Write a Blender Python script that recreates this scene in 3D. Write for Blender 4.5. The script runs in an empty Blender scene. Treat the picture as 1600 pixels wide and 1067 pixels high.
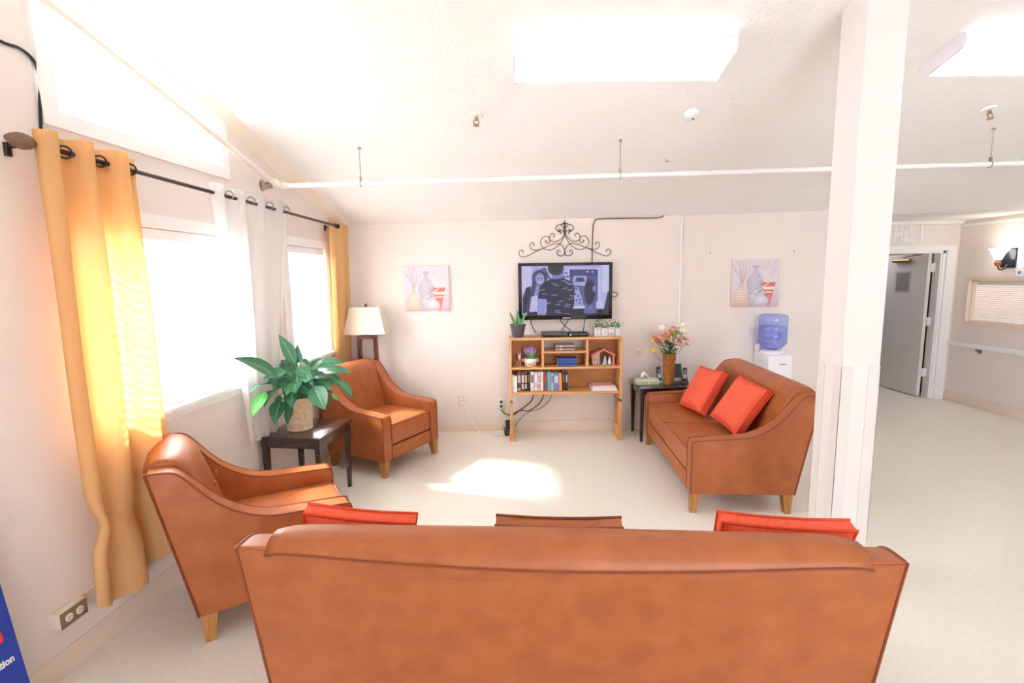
import bpy, bmesh, math, random
import numpy as np
from mathutils import Vector, Matrix, Euler
random.seed(7)
SC = bpy.context.scene
COL = SC.collection
PI = math.pi

# ------------------------------------------------------------------ camera
def look(yaw, pitch, roll):
    y, p, r = map(math.radians, (yaw, pitch, roll))
    f = Vector((math.sin(y)*math.cos(p), math.cos(y)*math.cos(p), -math.sin(p)))
    rt = Vector((math.cos(y), -math.sin(y), 0)); up = rt.cross(f)
    r2 = rt*math.cos(r)+up*math.sin(r); u2 = -rt*math.sin(r)+up*math.cos(r)
    return Matrix((r2, u2, -f)).transposed().to_4x4()
cd = bpy.data.cameras.new('camera'); cam = bpy.data.objects.new('camera', cd); COL.objects.link(cam)
cd.sensor_width = 36; cd.lens = 776/1600*36; cd.clip_start = .05
cam.matrix_world = Matrix.Translation((0, 0, 1.65)) @ look(.35, 7.42, -.8)
SC.camera = cam

# ------------------------------------------------------------------ world, sun, exposure
SC.view_settings.view_transform = 'Standard'; SC.view_settings.look = 'None'
SC.view_settings.gamma = 1; SC.view_settings.use_curve_mapping = False
SC.view_settings.exposure = 0.78
SC.cycles.use_denoising = True
SC.cycles.max_bounces = 12; SC.cycles.diffuse_bounces = 7; SC.cycles.transparent_max_bounces = 24
SC.cycles.sample_clamp_indirect = 6
W = bpy.data.worlds.new('world'); SC.world = W; W.use_nodes = True
bg = W.node_tree.nodes['Background']; bg.inputs[0].default_value = (.86, .93, 1, 1); bg.inputs[1].default_value = 10.0
sd = bpy.data.lights.new('sun', 'SUN'); sun = bpy.data.objects.new('sun', sd); COL.objects.link(sun)
sd.energy = 26; sd.angle = math.radians(5); sd.color = (1, .96, .9)
sun.rotation_euler = Vector((.85, -.2, -.76)).to_track_quat('-Z', 'Y').to_euler()
LAMP = 1.7        # emission of the ceiling fixtures

# ------------------------------------------------------------------ materials
def lin(c):
    return tuple((v/255/12.92 if v/255 <= .04045 else ((v/255+.055)/1.055)**2.4) for v in c)
MATS = {}
def M(name, rgb, rough=.5, var=0., scale=6., bump=0., bscale=60., metal=0., spec=.5, emit=0., coat=0., grain=None, rgb2=None, detail=3):
    if name in MATS: return MATS[name]
    m = bpy.data.materials.new(name); m.use_nodes = True; nt = m.node_tree; N = nt.nodes; Lk = nt.links
    b = N['Principled BSDF']; c = lin(rgb)
    b.inputs['Roughness'].default_value = rough; b.inputs['Metallic'].default_value = metal
    b.inputs['Specular IOR Level'].default_value = spec
    if coat: b.inputs['Coat Weight'].default_value = coat
    tc = N.new('ShaderNodeTexCoord')
    if var or rgb2:
        nz = N.new('ShaderNodeTexNoise'); nz.inputs['Scale'].default_value = scale; nz.inputs['Detail'].default_value = detail
        if grain:
            mp = N.new('ShaderNodeMapping'); mp.inputs['Scale'].default_value = grain
            Lk.new(tc.outputs['Object'], mp.inputs[0]); Lk.new(mp.outputs[0], nz.inputs[0])
        else: Lk.new(tc.outputs['Object'], nz.inputs[0])
        rp = N.new('ShaderNodeValToRGB'); Lk.new(nz.outputs[0], rp.inputs[0])
        rp.color_ramp.elements[0].position = .3; rp.color_ramp.elements[1].position = .7
        c2 = lin(rgb2) if rgb2 else tuple(min(1, v*(1+var)) for v in c)
        c1 = c if rgb2 else tuple(v*(1-var) for v in c)
        rp.color_ramp.elements[0].color = (*c1, 1); rp.color_ramp.elements[1].color = (*c2, 1)
        Lk.new(rp.outputs[0], b.inputs['Base Color'])
    else: b.inputs['Base Color'].default_value = (*c, 1)
    if bump:
        n2 = N.new('ShaderNodeTexNoise'); n2.inputs['Scale'].default_value = bscale; n2.inputs['Detail'].default_value = 4
        Lk.new(tc.outputs['Object'], n2.inputs[0])
        bp = N.new('ShaderNodeBump'); bp.inputs['Strength'].default_value = bump; bp.inputs['Distance'].default_value = .01
        Lk.new(n2.outputs[0], bp.inputs['Height']); Lk.new(bp.outputs[0], b.inputs['Normal'])
    if emit:
        b.inputs['Emission Color'].default_value = (*c, 1); b.inputs['Emission Strength'].default_value = emit
    MATS[name] = m; return m

def cloth(name, rgb, trans=.5, clear=.1, var=.06):
    m = bpy.data.materials.new(name); m.use_nodes = True; nt = m.node_tree; N = nt.nodes; Lk = nt.links
    N.remove(N['Principled BSDF']); out = N['Material Output']
    c = (*lin(rgb), 1)
    tc = N.new('ShaderNodeTexCoord'); nz = N.new('ShaderNodeTexNoise'); nz.inputs['Scale'].default_value = 300
    Lk.new(tc.outputs['Object'], nz.inputs[0])
    mx = N.new('ShaderNodeMixRGB'); mx.blend_type = 'MULTIPLY'; mx.inputs[0].default_value = var; mx.inputs[1].default_value = c
    Lk.new(nz.outputs[1], mx.inputs[2])
    d = N.new('ShaderNodeBsdfDiffuse'); t = N.new('ShaderNodeBsdfTranslucent'); tr = N.new('ShaderNodeBsdfTransparent')
    Lk.new(mx.outputs[0], d.inputs[0]); Lk.new(mx.outputs[0], t.inputs[0])
    a = N.new('ShaderNodeMixShader'); a.inputs[0].default_value = trans
    Lk.new(d.outputs[0], a.inputs[1]); Lk.new(t.outputs[0], a.inputs[2])
    s = N.new('ShaderNodeMixShader'); s.inputs[0].default_value = clear
    Lk.new(a.outputs[0], s.inputs[1]); Lk.new(tr.outputs[0], s.inputs[2]); Lk.new(s.outputs[0], out.inputs[0])
    return m
def glass(name, rgb, clear=.9, rough=.03, body=0., trgb=None):
    m = bpy.data.materials.new(name); m.use_nodes = True; nt = m.node_tree; N = nt.nodes; Lk = nt.links
    N.remove(N['Principled BSDF']); out = N['Material Output']
    tr = N.new('ShaderNodeBsdfTransparent'); tr.inputs[0].default_value = (*lin(trgb or rgb), 1)
    g = N.new('ShaderNodeBsdfGlossy'); g.inputs[1].default_value = rough; g.inputs[0].default_value = (1, 1, 1, 1)
    s = N.new('ShaderNodeMixShader'); s.inputs[0].default_value = 1-clear
    Lk.new(tr.outputs[0], s.inputs[1]); Lk.new(g.outputs[0], s.inputs[2]); last = s
    if body:
        d = N.new('ShaderNodeBsdfDiffuse'); d.inputs[0].default_value = (*lin(rgb), 1)
        s2 = N.new('ShaderNodeMixShader'); s2.inputs[0].default_value = body
        Lk.new(s.outputs[0], s2.inputs[1]); Lk.new(d.outputs[0], s2.inputs[2]); last = s2
    Lk.new(last.outputs[0], out.inputs[0]); return m
def print_mat(name, emit=0., rough=.6):
    m = bpy.data.materials.new(name); m.use_nodes = True; nt = m.node_tree; N = nt.nodes; Lk = nt.links
    b = N['Principled BSDF']; a = N.new('ShaderNodeAttribute'); a.attribute_name = 'ink'; b.inputs['Roughness'].default_value = rough
    if emit:
        b.inputs['Base Color'].default_value = (.01, .01, .012, 1)
        Lk.new(a.outputs[0], b.inputs['Emission Color']); b.inputs['Emission Strength'].default_value = emit
    else: Lk.new(a.outputs[0], b.inputs['Base Color'])
    return m

# ------------------------------------------------------------------ mesh building
def catmull(P, n=6, closed=False):
    P = [Vector(p) for p in P]; out = []; L = len(P)
    rng = range(L if closed else L-1)
    for i in rng:
        if closed: a, b, c, d = P[(i-1) % L], P[i], P[(i+1) % L], P[(i+2) % L]
        else: a, b, c, d = P[max(i-1, 0)], P[i], P[i+1], P[min(i+2, L-1)]
        for k in range(n):
            t = k/n; t2 = t*t; t3 = t2*t
            out.append(.5*((2*b)+(c-a)*t+(2*a-5*b+4*c-d)*t2+(3*b-a-3*c+d)*t3))
    if not closed: out.append(P[-1])
    return out

class B:
    def __init__(s): s.bm = bmesh.new()
    def faces(s, vs, fs):
        v = [s.bm.verts.new(p) for p in vs]
        for f in fs:
            try: s.bm.faces.new([v[i] for i in f])
            except ValueError: pass
        return s
    def box(s, c, size, rot=None, bev=0., seg=2, taper=None):
        t = bmesh.new(); bmesh.ops.create_cube(t, size=1)
        for v in t.verts:
            k = 1
            if taper and v.co.z < 0: k = taper
            v.co = Vector((v.co.x*size[0]*k, v.co.y*size[1]*k, v.co.z*size[2]))
        if bev: bmesh.ops.bevel(t, geom=list(t.edges), offset=bev, segments=seg, affect='EDGES', profile=.6, clamp_overlap=True)
        R = Euler(rot).to_matrix() if rot else Matrix.Identity(3)
        t.verts.index_update()
        s.faces([R @ v.co + Vector(c) for v in t.verts], [[v.index for v in f.verts] for f in t.faces]); t.free(); return s
    def bx(s, x0, x1, y0, y1, z0, z1, bev=0., seg=2):
        return s.box(((x0+x1)/2, (y0+y1)/2, (z0+z1)/2), (abs(x1-x0), abs(y1-y0), abs(z1-z0)), None, bev, seg)
    def prism(s, poly, f0, f1, bev=0.):
        # poly: list of 2d points; f0,f1: functions mapping (a,b)->3d for both ends
        t = bmesh.new(); n = len(poly)
        A = [t.verts.new(f0(*p)) for p in poly]; Bv = [t.verts.new(f1(*p)) for p in poly]
        t.faces.new(A[::-1]); t.faces.new(Bv)
        for i in range(n): t.faces.new([A[i], A[(i+1) % n], Bv[(i+1) % n], Bv[i]])
        bmesh.ops.recalc_face_normals(t, faces=t.faces)
        if bev:
            es = [e for e in t.edges if len(e.link_faces) == 2 and e.calc_face_angle(0) > .6]
            bmesh.ops.bevel(t, geom=es, offset=bev, segments=3, affect='EDGES', profile=.6, clamp_overlap=True)
        t.verts.index_update()
        s.faces([v.co.copy() for v in t.verts], [[v.index for v in f.verts] for f in t.faces]); t.free(); return s
    def tube(s, pts, r, seg=8, closed=False, cap=True):
        pts = [Vector(p) for p in pts]; n = len(pts); rings = []
        rr = r if isinstance(r, (list, tuple)) else [r]*n
        up = None
        for i, p in enumerate(pts):
            if closed: d = pts[(i+1) % n]-pts[i-1]
            else: d = pts[min(i+1, n-1)]-pts[max(i-1, 0)]
            if d.length < 1e-9: d = Vector((0, 0, 1))
            d.normalize()
            if up is None: up = Vector((0, 0, 1)) if abs(d.z) < .9 else Vector((1, 0, 0))
            u = up - d*up.dot(d)
            if u.length < 1e-6: u = d.orthogonal()
            u.normalize(); w = d.cross(u); up = u
            rings.append([s.bm.verts.new(p+(u*math.cos(2*PI*k/seg)+w*math.sin(2*PI*k/seg))*rr[i]) for k in range(seg)])
        for i in range(n if closed else n-1):
            a, b = rings[i], rings[(i+1) % n]
            for k in range(seg): s.bm.faces.new([a[k], a[(k+1) % seg], b[(k+1) % seg], b[k]])
        if cap and not closed:
            s.bm.faces.new(rings[0][::-1]); s.bm.faces.new(rings[-1])
        return s
    def cyl(s, p0, p1, r0, r1=None, seg=16): return s.tube([p0, p1], [r0, r0 if r1 is None else r1], seg)
    def lathe(s, prof, c=(0, 0, 0), seg=20, rot=None):
        R = Euler(rot).to_matrix() if rot else Matrix.Identity(3); c = Vector(c); rings = []
        for r, z in prof:
            if r < 1e-6: rings.append([s.bm.verts.new(R @ Vector((0, 0, z))+c)])
            else: rings.append([s.bm.verts.new(R @ Vector((r*math.cos(2*PI*k/seg), r*math.sin(2*PI*k/seg), z))+c) for k in range(seg)])
        for a, b in zip(rings, rings[1:]):
            if len(a) == 1 and len(b) == 1: continue
            for k in range(seg):
                k2 = (k+1) % seg
                if len(a) == 1: s.bm.faces.new([a[0], b[k2], b[k]])
                elif len(b) == 1: s.bm.faces.new([a[k], a[k2], b[0]])
                else: s.bm.faces.new([a[k], a[k2], b[k2], b[k]])
        return s
    def ball(s, c, r, seg=12, sc=(1, 1, 1)):
        n = seg//2; c = Vector(c); t = []
        for i in range(n+1):
            a = PI*i/n
            t.append((r*math.sin(a), -r*math.cos(a)))
        t[0] = (0, -r); t[-1] = (0, r)
        b0 = len(s.bm.verts); s.lathe(t, (0, 0, 0), seg); s.bm.verts.ensure_lookup_table()
        for v in s.bm.verts[b0:]: v.co = Vector((v.co.x*sc[0], v.co.y*sc[1], v.co.z*sc[2]))+c
        return s
    def grid(s, fn, nu, nv):
        g = [[s.bm.verts.new(fn(i/nu, j/nv)) for j in range(nv+1)] for i in range(nu+1)]
        for i in range(nu):
            for j in range(nv): s.bm.faces.new([g[i][j], g[i+1][j], g[i+1][j+1], g[i][j+1]])
        return s
    def torus(s, c, R, r, axis='z', seg=16, seg2=6):
        c = Vector(c); pts = []
        for k in range(seg):
            a, b = R*math.cos(2*PI*k/seg), R*math.sin(2*PI*k/seg)
            pts.append(c+Vector({'z': (a, b, 0), 'x': (0, a, b), 'y': (a, 0, b)}[axis]))
        return s.tube(pts, r, seg2, closed=True)
    def build(s, name, m, parent=None, loc=None, rot=None, smooth=35, normals=True):
        if normals: bmesh.ops.recalc_face_normals(s.bm, faces=s.bm.faces)
        me = bpy.data.meshes.new(name); s.bm.to_mesh(me); s.bm.free(); me.materials.append(m)
        if smooth:
            me.shade_smooth()
            if smooth < 180: me.set_sharp_from_angle(angle=math.radians(smooth))
        o = bpy.data.objects.new(name, me); COL.objects.link(o)
        if parent: o.parent = parent
        if loc: o.location = loc
        if rot: o.rotation_euler = rot; o.scale = (1.4,)*3
        return o

def tag(o, label, cat, group=None):
    o['label'] = label; o['category'] = cat
    if group: o['group'] = group
    return o
def thing(name, label, cat, loc=(0, 0, 0), rz=0., group=None):
    o = bpy.data.objects.new(name, None); COL.objects.link(o); o.location = loc; o.rotation_euler = (0, 0, rz)
    o.empty_display_size = .05
    return tag(o, label, cat, group)
def struct(o): o['kind'] = 'structure'; return o
def share(src, name, parent, loc=(0, 0, 0), rot=(0, 0, 0), scale=None):
    c = src.copy(); COL.objects.link(c); c.parent = parent; c.location = loc; c.rotation_euler = rot
    if scale: c.scale = scale
    return c
def text_obj(txt, name, m, size, parent, loc, rot, sx=1., depth=.004, bold=0.):
    cu = bpy.data.curves.new(name, 'FONT'); cu.body = txt; cu.size = size; cu.extrude = depth; cu.offset = bold; cu.resolution_u = 3
    t = bpy.data.objects.new(name, cu); COL.objects.link(t)
    dg = bpy.context.evaluated_depsgraph_get(); me = bpy.data.meshes.new_from_object(t.evaluated_get(dg))
    bpy.data.objects.remove(t); me.materials.clear(); me.materials.append(m); me.name = name
    o = bpy.data.objects.new(name, me); COL.objects.link(o); o.location = loc; o.rotation_euler = rot; o.scale = (sx, 1, 1)
    if parent: o.parent = parent
    return o

# ------------------------------------------------------------------ flat prints (colour per vertex of a fine grid)
class Paint:
    def __init__(s, w, h, rgb):
        s.w, s.h = w, h; s.a = np.zeros((h, w, 3)); s.a[:] = rgb
        yy, xx = np.mgrid[0:h, 0:w]; s.u = (xx+.5)/w; s.v = (yy+.5)/h
    def mix(s, m, rgb, al=1.):
        m = np.clip(m*al, 0, 1)[..., None]; s.a = s.a*(1-m)+np.array(rgb, float)*m
    def poly(s, P, rgb, al=1.):
        P = np.array(P, float); ins = np.zeros((s.h, s.w), bool); n = len(P)
        for i in range(n):
            x0, y0 = P[i]; x1, y1 = P[(i+1) % n]
            if y0 == y1: continue
            c = ((y0 > s.v) != (y1 > s.v)) & (s.u < (x1-x0)*(s.v-y0)/(y1-y0)+x0); ins ^= c
        s.mix(ins.astype(float), rgb, al)
    def ell(s, cx, cy, rx, ry, rgb, al=1., soft=.15):
        d = np.sqrt(((s.u-cx)/rx)**2+((s.v-cy)/ry)**2); s.mix(np.clip((1+soft-d)/(2*soft), 0, 1), rgb, al)
    def line(s, P, wd, rgb, al=1.):
        asp = s.h/s.w; d = np.full((s.h, s.w), 9.)
        for (x0, y0), (x1, y1) in zip(P, P[1:]):
            dx, dy = x1-x0, (y1-y0)*asp; L = dx*dx+dy*dy+1e-12
            t = np.clip(((s.u-x0)*dx+(s.v-y0)*asp*dy)/L, 0, 1)
            d = np.minimum(d, np.hypot(s.u-x0-t*dx, (s.v-y0)*asp-t*dy))
        s.mix(np.clip((wd-d)/(wd*.6), 0, 1), rgb, al)
    def obj(s, name, mat, w, h, parent, loc, rot=None):
        W_, H_ = s.w, s.h
        xs = np.linspace(-w/2, w/2, W_); zs = np.linspace(h/2, -h/2, H_)
        co = np.zeros((H_, W_, 3)); co[..., 0] = xs[None, :]; co[..., 2] = zs[:, None]
        idx = np.arange(H_*W_).reshape(H_, W_)
        f = np.stack([idx[:-1, :-1], idx[1:, :-1], idx[1:, 1:], idx[:-1, 1:]], -1).reshape(-1, 4)
        me = bpy.data.meshes.new(name); me.from_pydata(co.reshape(-1, 3).tolist(), [], f.tolist())
        at = me.color_attributes.new('ink', 'FLOAT_COLOR', 'POINT')
        c = np.clip(s.a/255, 0, 1); c = np.where(c <= .04045, c/12.92, ((c+.055)/1.055)**2.4)
        at.data.foreach_set('color', np.concatenate([c, np.ones((H_, W_, 1))], -1).reshape(-1))
        me.materials.append(mat); o = bpy.data.objects.new(name, me); COL.objects.link(o); o.parent = parent; o.location = loc
        if rot: o.rotation_euler = rot; o.scale = (1.4,)*3
        return o

# ------------------------------------------------------------------ palette
wallm = M('wall_paint', (234, 224, 218), .75, .015, 3, .12, 130)
ceilm = M('ceiling_texture', (248, 247, 246), .85, 0, 1, .55, 55)
floorm = M('floor_vinyl', (236, 232, 222), .28, .03, 40, .03, 30, spec=.4)
trimw = M('white_trim', (244, 243, 242), .45)
basem = M('baseboard_paint', (232, 215, 198), .5, .02, 5)
leather = M('cognac_leather', (160, 86, 42), .40, 0, 10, .10, 220, spec=.45, rgb2=(176, 100, 54), detail=6)
pipingm = M('leather_piping', (134, 62, 34), .45)
legm = M('oak_leg', (176, 122, 62), .4, .18, 12, grain=(6, 6, 1))
orange = M('orange_fabric', (238, 98, 68), .9, .08, 60, .35, 260)
orange2 = M('orange_welt', (222, 74, 42), .9, .05, 60)
wood = M('honey_oak', (214, 160, 104), .42, .10, 4, grain=(1.2, 9, 9))
woodd = M('plywood_back', (190, 124, 66), .5, .22, 3, grain=(1, 3, 3), detail=6)
dark = M('espresso_wood', (58, 42, 42), .2, spec=.7, coat=.4, var=.15, scale=8, grain=(2, 12, 12))
black = M('black_plastic', (22, 22, 25), .3)
grey = M('grey_plastic', (90, 90, 96), .4)
white = M('white_plastic', (242, 242, 246), .35)
ivory = M('ivory_plastic', (236, 226, 206), .4)
steel = M('steel', (172, 160, 146), .3, metal=1.)
bronze = M('dark_bronze', (70, 58, 54), .35, metal=.6)
iron = M('brown_iron', (92, 66, 50), .5, metal=.3)
rope = M('white_cord', (240, 238, 234), .5)
brass = M('aged_brass', (170, 142, 96), .35, metal=.8)
green = M('leaf_green', (52, 110, 66), .35, .22, 14)
greenl = M('light_leaf', (104, 168, 92), .45, .2, 20)

# ------------------------------------------------------------------ frames: the side wall with windows is not square to the room
P1 = Vector((-1.679, 5.218, 0)); LD = Vector((-.07, -.9975, 0)); LN = Vector((.9975, -.07, 0))
def L(s, n, z): return P1+LD*s+LN*n+Vector((0, 0, z))
LROT = math.atan2(LD.y, LD.x)          # local x runs along the wall towards the camera, local y points into the wall's room side
def lframe(s, n, z): return L(s, n, z)
def Yb(x): return 5.21-.0115*x
def CZ(x, y):
    if y > 5.3: return 2.198+.012*x
    return 2.225+.012*x+.27*(5.2-y)

# ------------------------------------------------------------------ room shell
X0, X1, YF = -1.68, 5.66, -4.6
b = B(); b.bx(-3.2, 6.2, YF-.2, 10.2, -.12, 0); struct(b.build('floor', floorm))
b = B(); b.bx(-16, -3.25, -14, 20, -.5, -.3); struct(b.build('ground', M('outside_concrete', (205, 202, 195), .9, .05, 2)))

# ceiling: slope rising from the far wall to a ridge above the camera, then falling again
b = B()
def cquad(xa, xb, ya, yb, za, zb, t=.12):
    b.faces([(xa, ya, za(xa)), (xb, ya, za(xb)), (xb, yb, zb(xb)), (xa, yb, zb(xa)),
             (xa, ya, za(xa)+t), (xb, ya, za(xb)+t), (xb, yb, zb(xb)+t), (xa, yb, zb(xa)+t)],
            [(0, 1, 2, 3), (7, 6, 5, 4), (0, 4, 5, 1), (1, 5, 6, 2), (2, 6, 7, 3), (3, 7, 4, 0)])
zl = lambda y: (lambda x: CZ(x, y))
cquad(-2.42, 6.0, 5.3, -.4, zl(5.2999), zl(-.4))  # runs past the window wall as an unseen eave, added to block sun
cquad(-2.42, 6.0, -.4, YF-.15, zl(-.4), lambda x: CZ(x, -.4)-.27*(-.4-YF+.15))
cquad(-2.42, 6.0, 5.3, 10.0, zl(5.2999), lambda x: CZ(x, 5.2999)+.0)
struct(b.build('ceiling', ceilm, smooth=0))

# left wall as strips around its three openings (s along the wall, z up)
SN0, SN1 = 1.94, 3.02        # clear opening of the near window pair
FN0, FN1 = .51, 1.20         # clear opening of the far window
ZS, ZH, ZB = .97, 1.93, 2.365
def ctop(s): q = L(s, 0, 0); return CZ(q.x, q.y)+.03
def utop(s): return 2.642+(s-SN0)*.268   # sloped head of the upper window
b = B()
def wp(poly): b.prism(poly, lambda s, z: L(s, 0, z), lambda s, z: L(s, -.16, z))
def wr(s0, s1, z0, z1):
    wp([(s0, z0), (s1, z0), (s1, z1 if z1 else ctop(s1)), (s0, z1 if z1 else ctop(s0))])
wr(-.2, FN0, 0, None); wr(FN0, FN1, 0, ZS); wr(FN0, FN1, ZH, None); wr(FN1, SN0, 0, None)
wr(SN0, SN1, 0, ZS); wr(SN0, SN1, ZH, ZB); wp([(SN0, utop(SN0)), (SN1, utop(SN1)), (SN1, ctop(SN1)), (SN0, ctop(SN0))])
wr(SN1, 5.6, 0, None)
se = 9.8
wp([(5.6, 0), (se, 0), (se, ctop(5.6)-.27*(se-5.6)), (5.6, ctop(5.6))])
struct(b.build('wall_left', wallm, smooth=0))

b = B(); b.prism([(-2.0, 0), (3.72, 0), (3.72, 2.32), (-2.0, 2.24)], lambda x, z: (x, Yb(x), z), lambda x, z: (x, Yb(x)+.14, z))
struct(b.build('wall_back', wallm, smooth=0))
b = B(); b.bx(3.58, 3.72, Yb(3.72)+.1, 6.28, 0, 2.3); struct(b.build('wall_return', wallm, smooth=0))
# hall wall with the doorway
DX0, DX1, DH = 4.50, 5.50, 1.90
b = B(); b.bx(3.58, DX0, 6.28, 6.42, 0, 2.3); b.bx(DX0, DX1, 6.28, 6.42, DH, 2.3); b.bx(DX1, 5.8, 6.28, 6.42, 0, 2.3)
struct(b.build('wall_hall', wallm, smooth=0))
b = B(); b.bx(4.3, 4.4, 6.42, 9.6, 0, 2.35); b.bx(5.6, 5.7, 6.42, 9.6, 0, 2.35); b.bx(4.3, 5.7, 9.5, 9.6, 0, 2.35)
struct(b.build('wall_corridor', M('corridor_painted_shade', (96, 78, 64), .5, .1), smooth=0))  # wall colour darkened to put shade into the gaps at the door hinges
# right wall with an interior window
RZ0, RZ1, RY0, RY1 = 1.02, 1.53, 5.0, 6.09
b = B(); T = .12
def rw(y0, y1, z0, z1): b.prism([(y0, z0), (y1, z0), (y1, z1 if z1 else CZ(X1, y1)+.04), (y0, z1 if z1 else CZ(X1, y0)+.04)], lambda y, z: (X1, y, z), lambda y, z: (X1+T, y, z))
rw(RY1, 6.28, 0, None); rw(RY0, RY1, 0, RZ0); rw(RY0, RY1, RZ1, None); rw(-.4, RY0, 0, None)
b.prism([(YF, 0), (-.4, 0), (-.4, CZ(X1, -.4)+.04), (YF, CZ(X1, -.4)-.27*(-.4-YF)+.04)], lambda y, z: (X1, y, z), lambda y, z: (X1+T, y, z))
struct(b.build('wall_right', wallm, smooth=0))
b = B(); b.bx(-2.4, 5.8, YF-.12, YF, 0, .9); b.bx(-2.4, .0, YF-.12, YF, .9, 2.1); b.bx(3.6, 5.8, YF-.12, YF, .9, 2.1); b.bx(-2.4, 5.8, YF-.12, YF, 2.1, 2.75)  # wall behind the camera; its window opening is added for frontal fill light
for x in (1.2, 2.4): b.bx(x-.04, x+.04, YF-.1, YF-.02, .9, 2.1)
struct(b.build('wall_front', wallm, smooth=0))

# baseboards
b = B(); b.prism([(0, 0), (.012, 0), (.012, .095), (.006, .108), (0, .108)], lambda n, z: L(0, n, z), lambda n, z: L(9.6, n, z)); struct(b.build('baseboard_left', basem))
b = B(); b.prism([(0, 0), (.012, 0), (.012, .098), (.006, .11), (0, .11)], lambda n, z: (-1.68, Yb(-1.68)-n, z), lambda n, z: (3.72, Yb(3.72)-n, z)); struct(b.build('baseboard_back', basem))
b = B(); b.prism([(0, 0), (.012, 0), (.012, .1), (.006, .112), (0, .112)], lambda n, z: (X1-n, 6.28, z), lambda n, z: (X1-n, YF, z)); struct(b.build('baseboard_right', basem))
b = B(); b.bx(X1-.02, X1, 2.0, 6.28, 2.185, 2.215); struct(b.build('trim_1', trimw))
b = B(); b.bx(3.72, X1, 6.235, 6.28, 2.225, 2.275); b.bx(3.72, X1, 5.30, 6.28, 2.262, 2.272); struct(b.build('trim_2', trimw))
b = B(); b.prism([(0, 0), (.0, -.075), (.075, 0)], lambda n, z: L(0, n, ctop(0)-.028+z), lambda n, z: L(5.5, n, ctop(5.5)-.028+z)); struct(b.build('trim_3', M('cove_strip', (240, 228, 212), .6)))

# ------------------------------------------------------------------ windows in the left wall
pane_m = glass('window_glass', (250, 253, 255), .94)
def window(name, s0, s1, z0, zt, mull=None, sill=True):
    root = bpy.data.objects.new(name, None); COL.objects.link(root); struct(root)
    top = (lambda s: zt(s)) if callable(zt) else (lambda s: zt)
    w = .068
    b = B(); f0 = lambda s, z: L(s, .018, z); f1 = lambda s, z: L(s, -.002, z)
    b.prism([(s0-w, z0-w), (s1+w, z0-w), (s1+w, z0), (s0-w, z0)], f0, f1)
    b.prism([(s0-w, top(s0-w)), (s1+w, top(s1+w)), (s1+w, top(s1+w)+w), (s0-w, top(s0-w)+w)], f0, f1)
    b.prism([(s0-w, z0), (s0, z0), (s0, top(s0)), (s0-w, top(s0-w))], f0, f1)
    b.prism([(s1, z0), (s1+w, z0), (s1+w, top(s1+w)), (s1, top(s1))], f0, f1)
    b.build('casing', trimw, root, smooth=0)
    b = B(); g0 = lambda s, z: L(s, -.085, z); g1 = lambda s, z: L(s, -.13, z); k = .035
    b.prism([(s0, z0), (s1, z0), (s1, z0+k), (s0, z0+k)], g0, g1)
    b.prism([(s0, top(s0)-k), (s1, top(s1)-k), (s1, top(s1)), (s0, top(s0))], g0, g1)
    b.prism([(s0, z0+k), (s0+k, z0+k), (s0+k, top(s0)-k), (s0, top(s0)-k)], g0, g1)
    b.prism([(s1-k, z0+k), (s1, z0+k), (s1, top(s1)-k), (s1-k, top(s1)-k)], g0, g1)
    b.build('sash', trimw, root, smooth=0)
    cuts = [s0+k]+(mull or [])+[s1-k]
    for a, c in zip(cuts, cuts[1:]):
        b = B(); b.faces([L(a, -.105, z0+k), L(c, -.105, z0+k), L(c, -.105, top(c)-k), L(a, -.105, top(a)-k)], [(0, 1, 2, 3)])
        b.build('pane', pane_m, root, smooth=0)
    for m_ in (mull or []):
        b = B(); b.prism([(m_-.02, z0+k), (m_+.02, z0+k), (m_+.02, top(m_)-k), (m_-.02, top(m_)-k)], g0, g1); b.build('mullion', trimw, root, smooth=0)
    if sill:
        b = B(); b.prism([(-.08, 0), (.05, 0), (.05, -.022), (-.08, -.022)], lambda n, z: L(s0-.05, n, z0+z+.002), lambda n, z: L(s1+.05, n, z0+z+.002)); b.build('sill', trimw, root, smooth=0)
    return root
window('window_1', SN0, SN1, ZB, utop, [2.12], sill=False)
window('window_2', SN0, SN1, ZS, ZH, [2.48])
window('window_3', FN0, FN1, ZS, ZH)

slat_m = cloth('blind_slat', (250, 250, 250), .28, 0., 0.)
def blind(label, s0, s1, z0, z1, loc_fn, pitch=.044, wid=.05, tilt=22, group=None, m=slat_m):
    t = thing('venetian_blind', label, 'blind', loc_fn((s0+s1)/2, 0, z0), 0, group)
    t.matrix_basis = Matrix.Translation(loc_fn((s0+s1)/2, 0, z0)) @ BROT[0]
    w = (s1-s0)/2; H = z1-z0
    b = B(); b.bx(-w, w, -.028, .028, H-.055, H); b.build('headrail', trimw, t, smooth=0)
    b = B(); b.bx(-w, w, -.025, .025, .0, .016, .004); b.build('bottom_rail', trimw, t)
    first = None; n = int((H-.07)/pitch)
    for i in range(n+1):
        z = .035+i*pitch
        if first is None:
            b = B(); b.grid(lambda u, v: (-w+.005+u*(2*w-.01), (v-.5)*wid, .003*math.sin(v*PI)), 1, 3); first = b.build('slat', m, t, (0, 0, z), (math.radians(tilt), 0, 0), smooth=180)
        else: share(first, 'slat', t, (0, 0, z), (math.radians(tilt), 0, 0))
    for x in (-w*.6, w*.6):
        b = B(); b.cyl((x, 0, .01), (x, 0, H-.05), .0012, seg=5); b.build('ladder_cord', rope, t)
    return t
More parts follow.
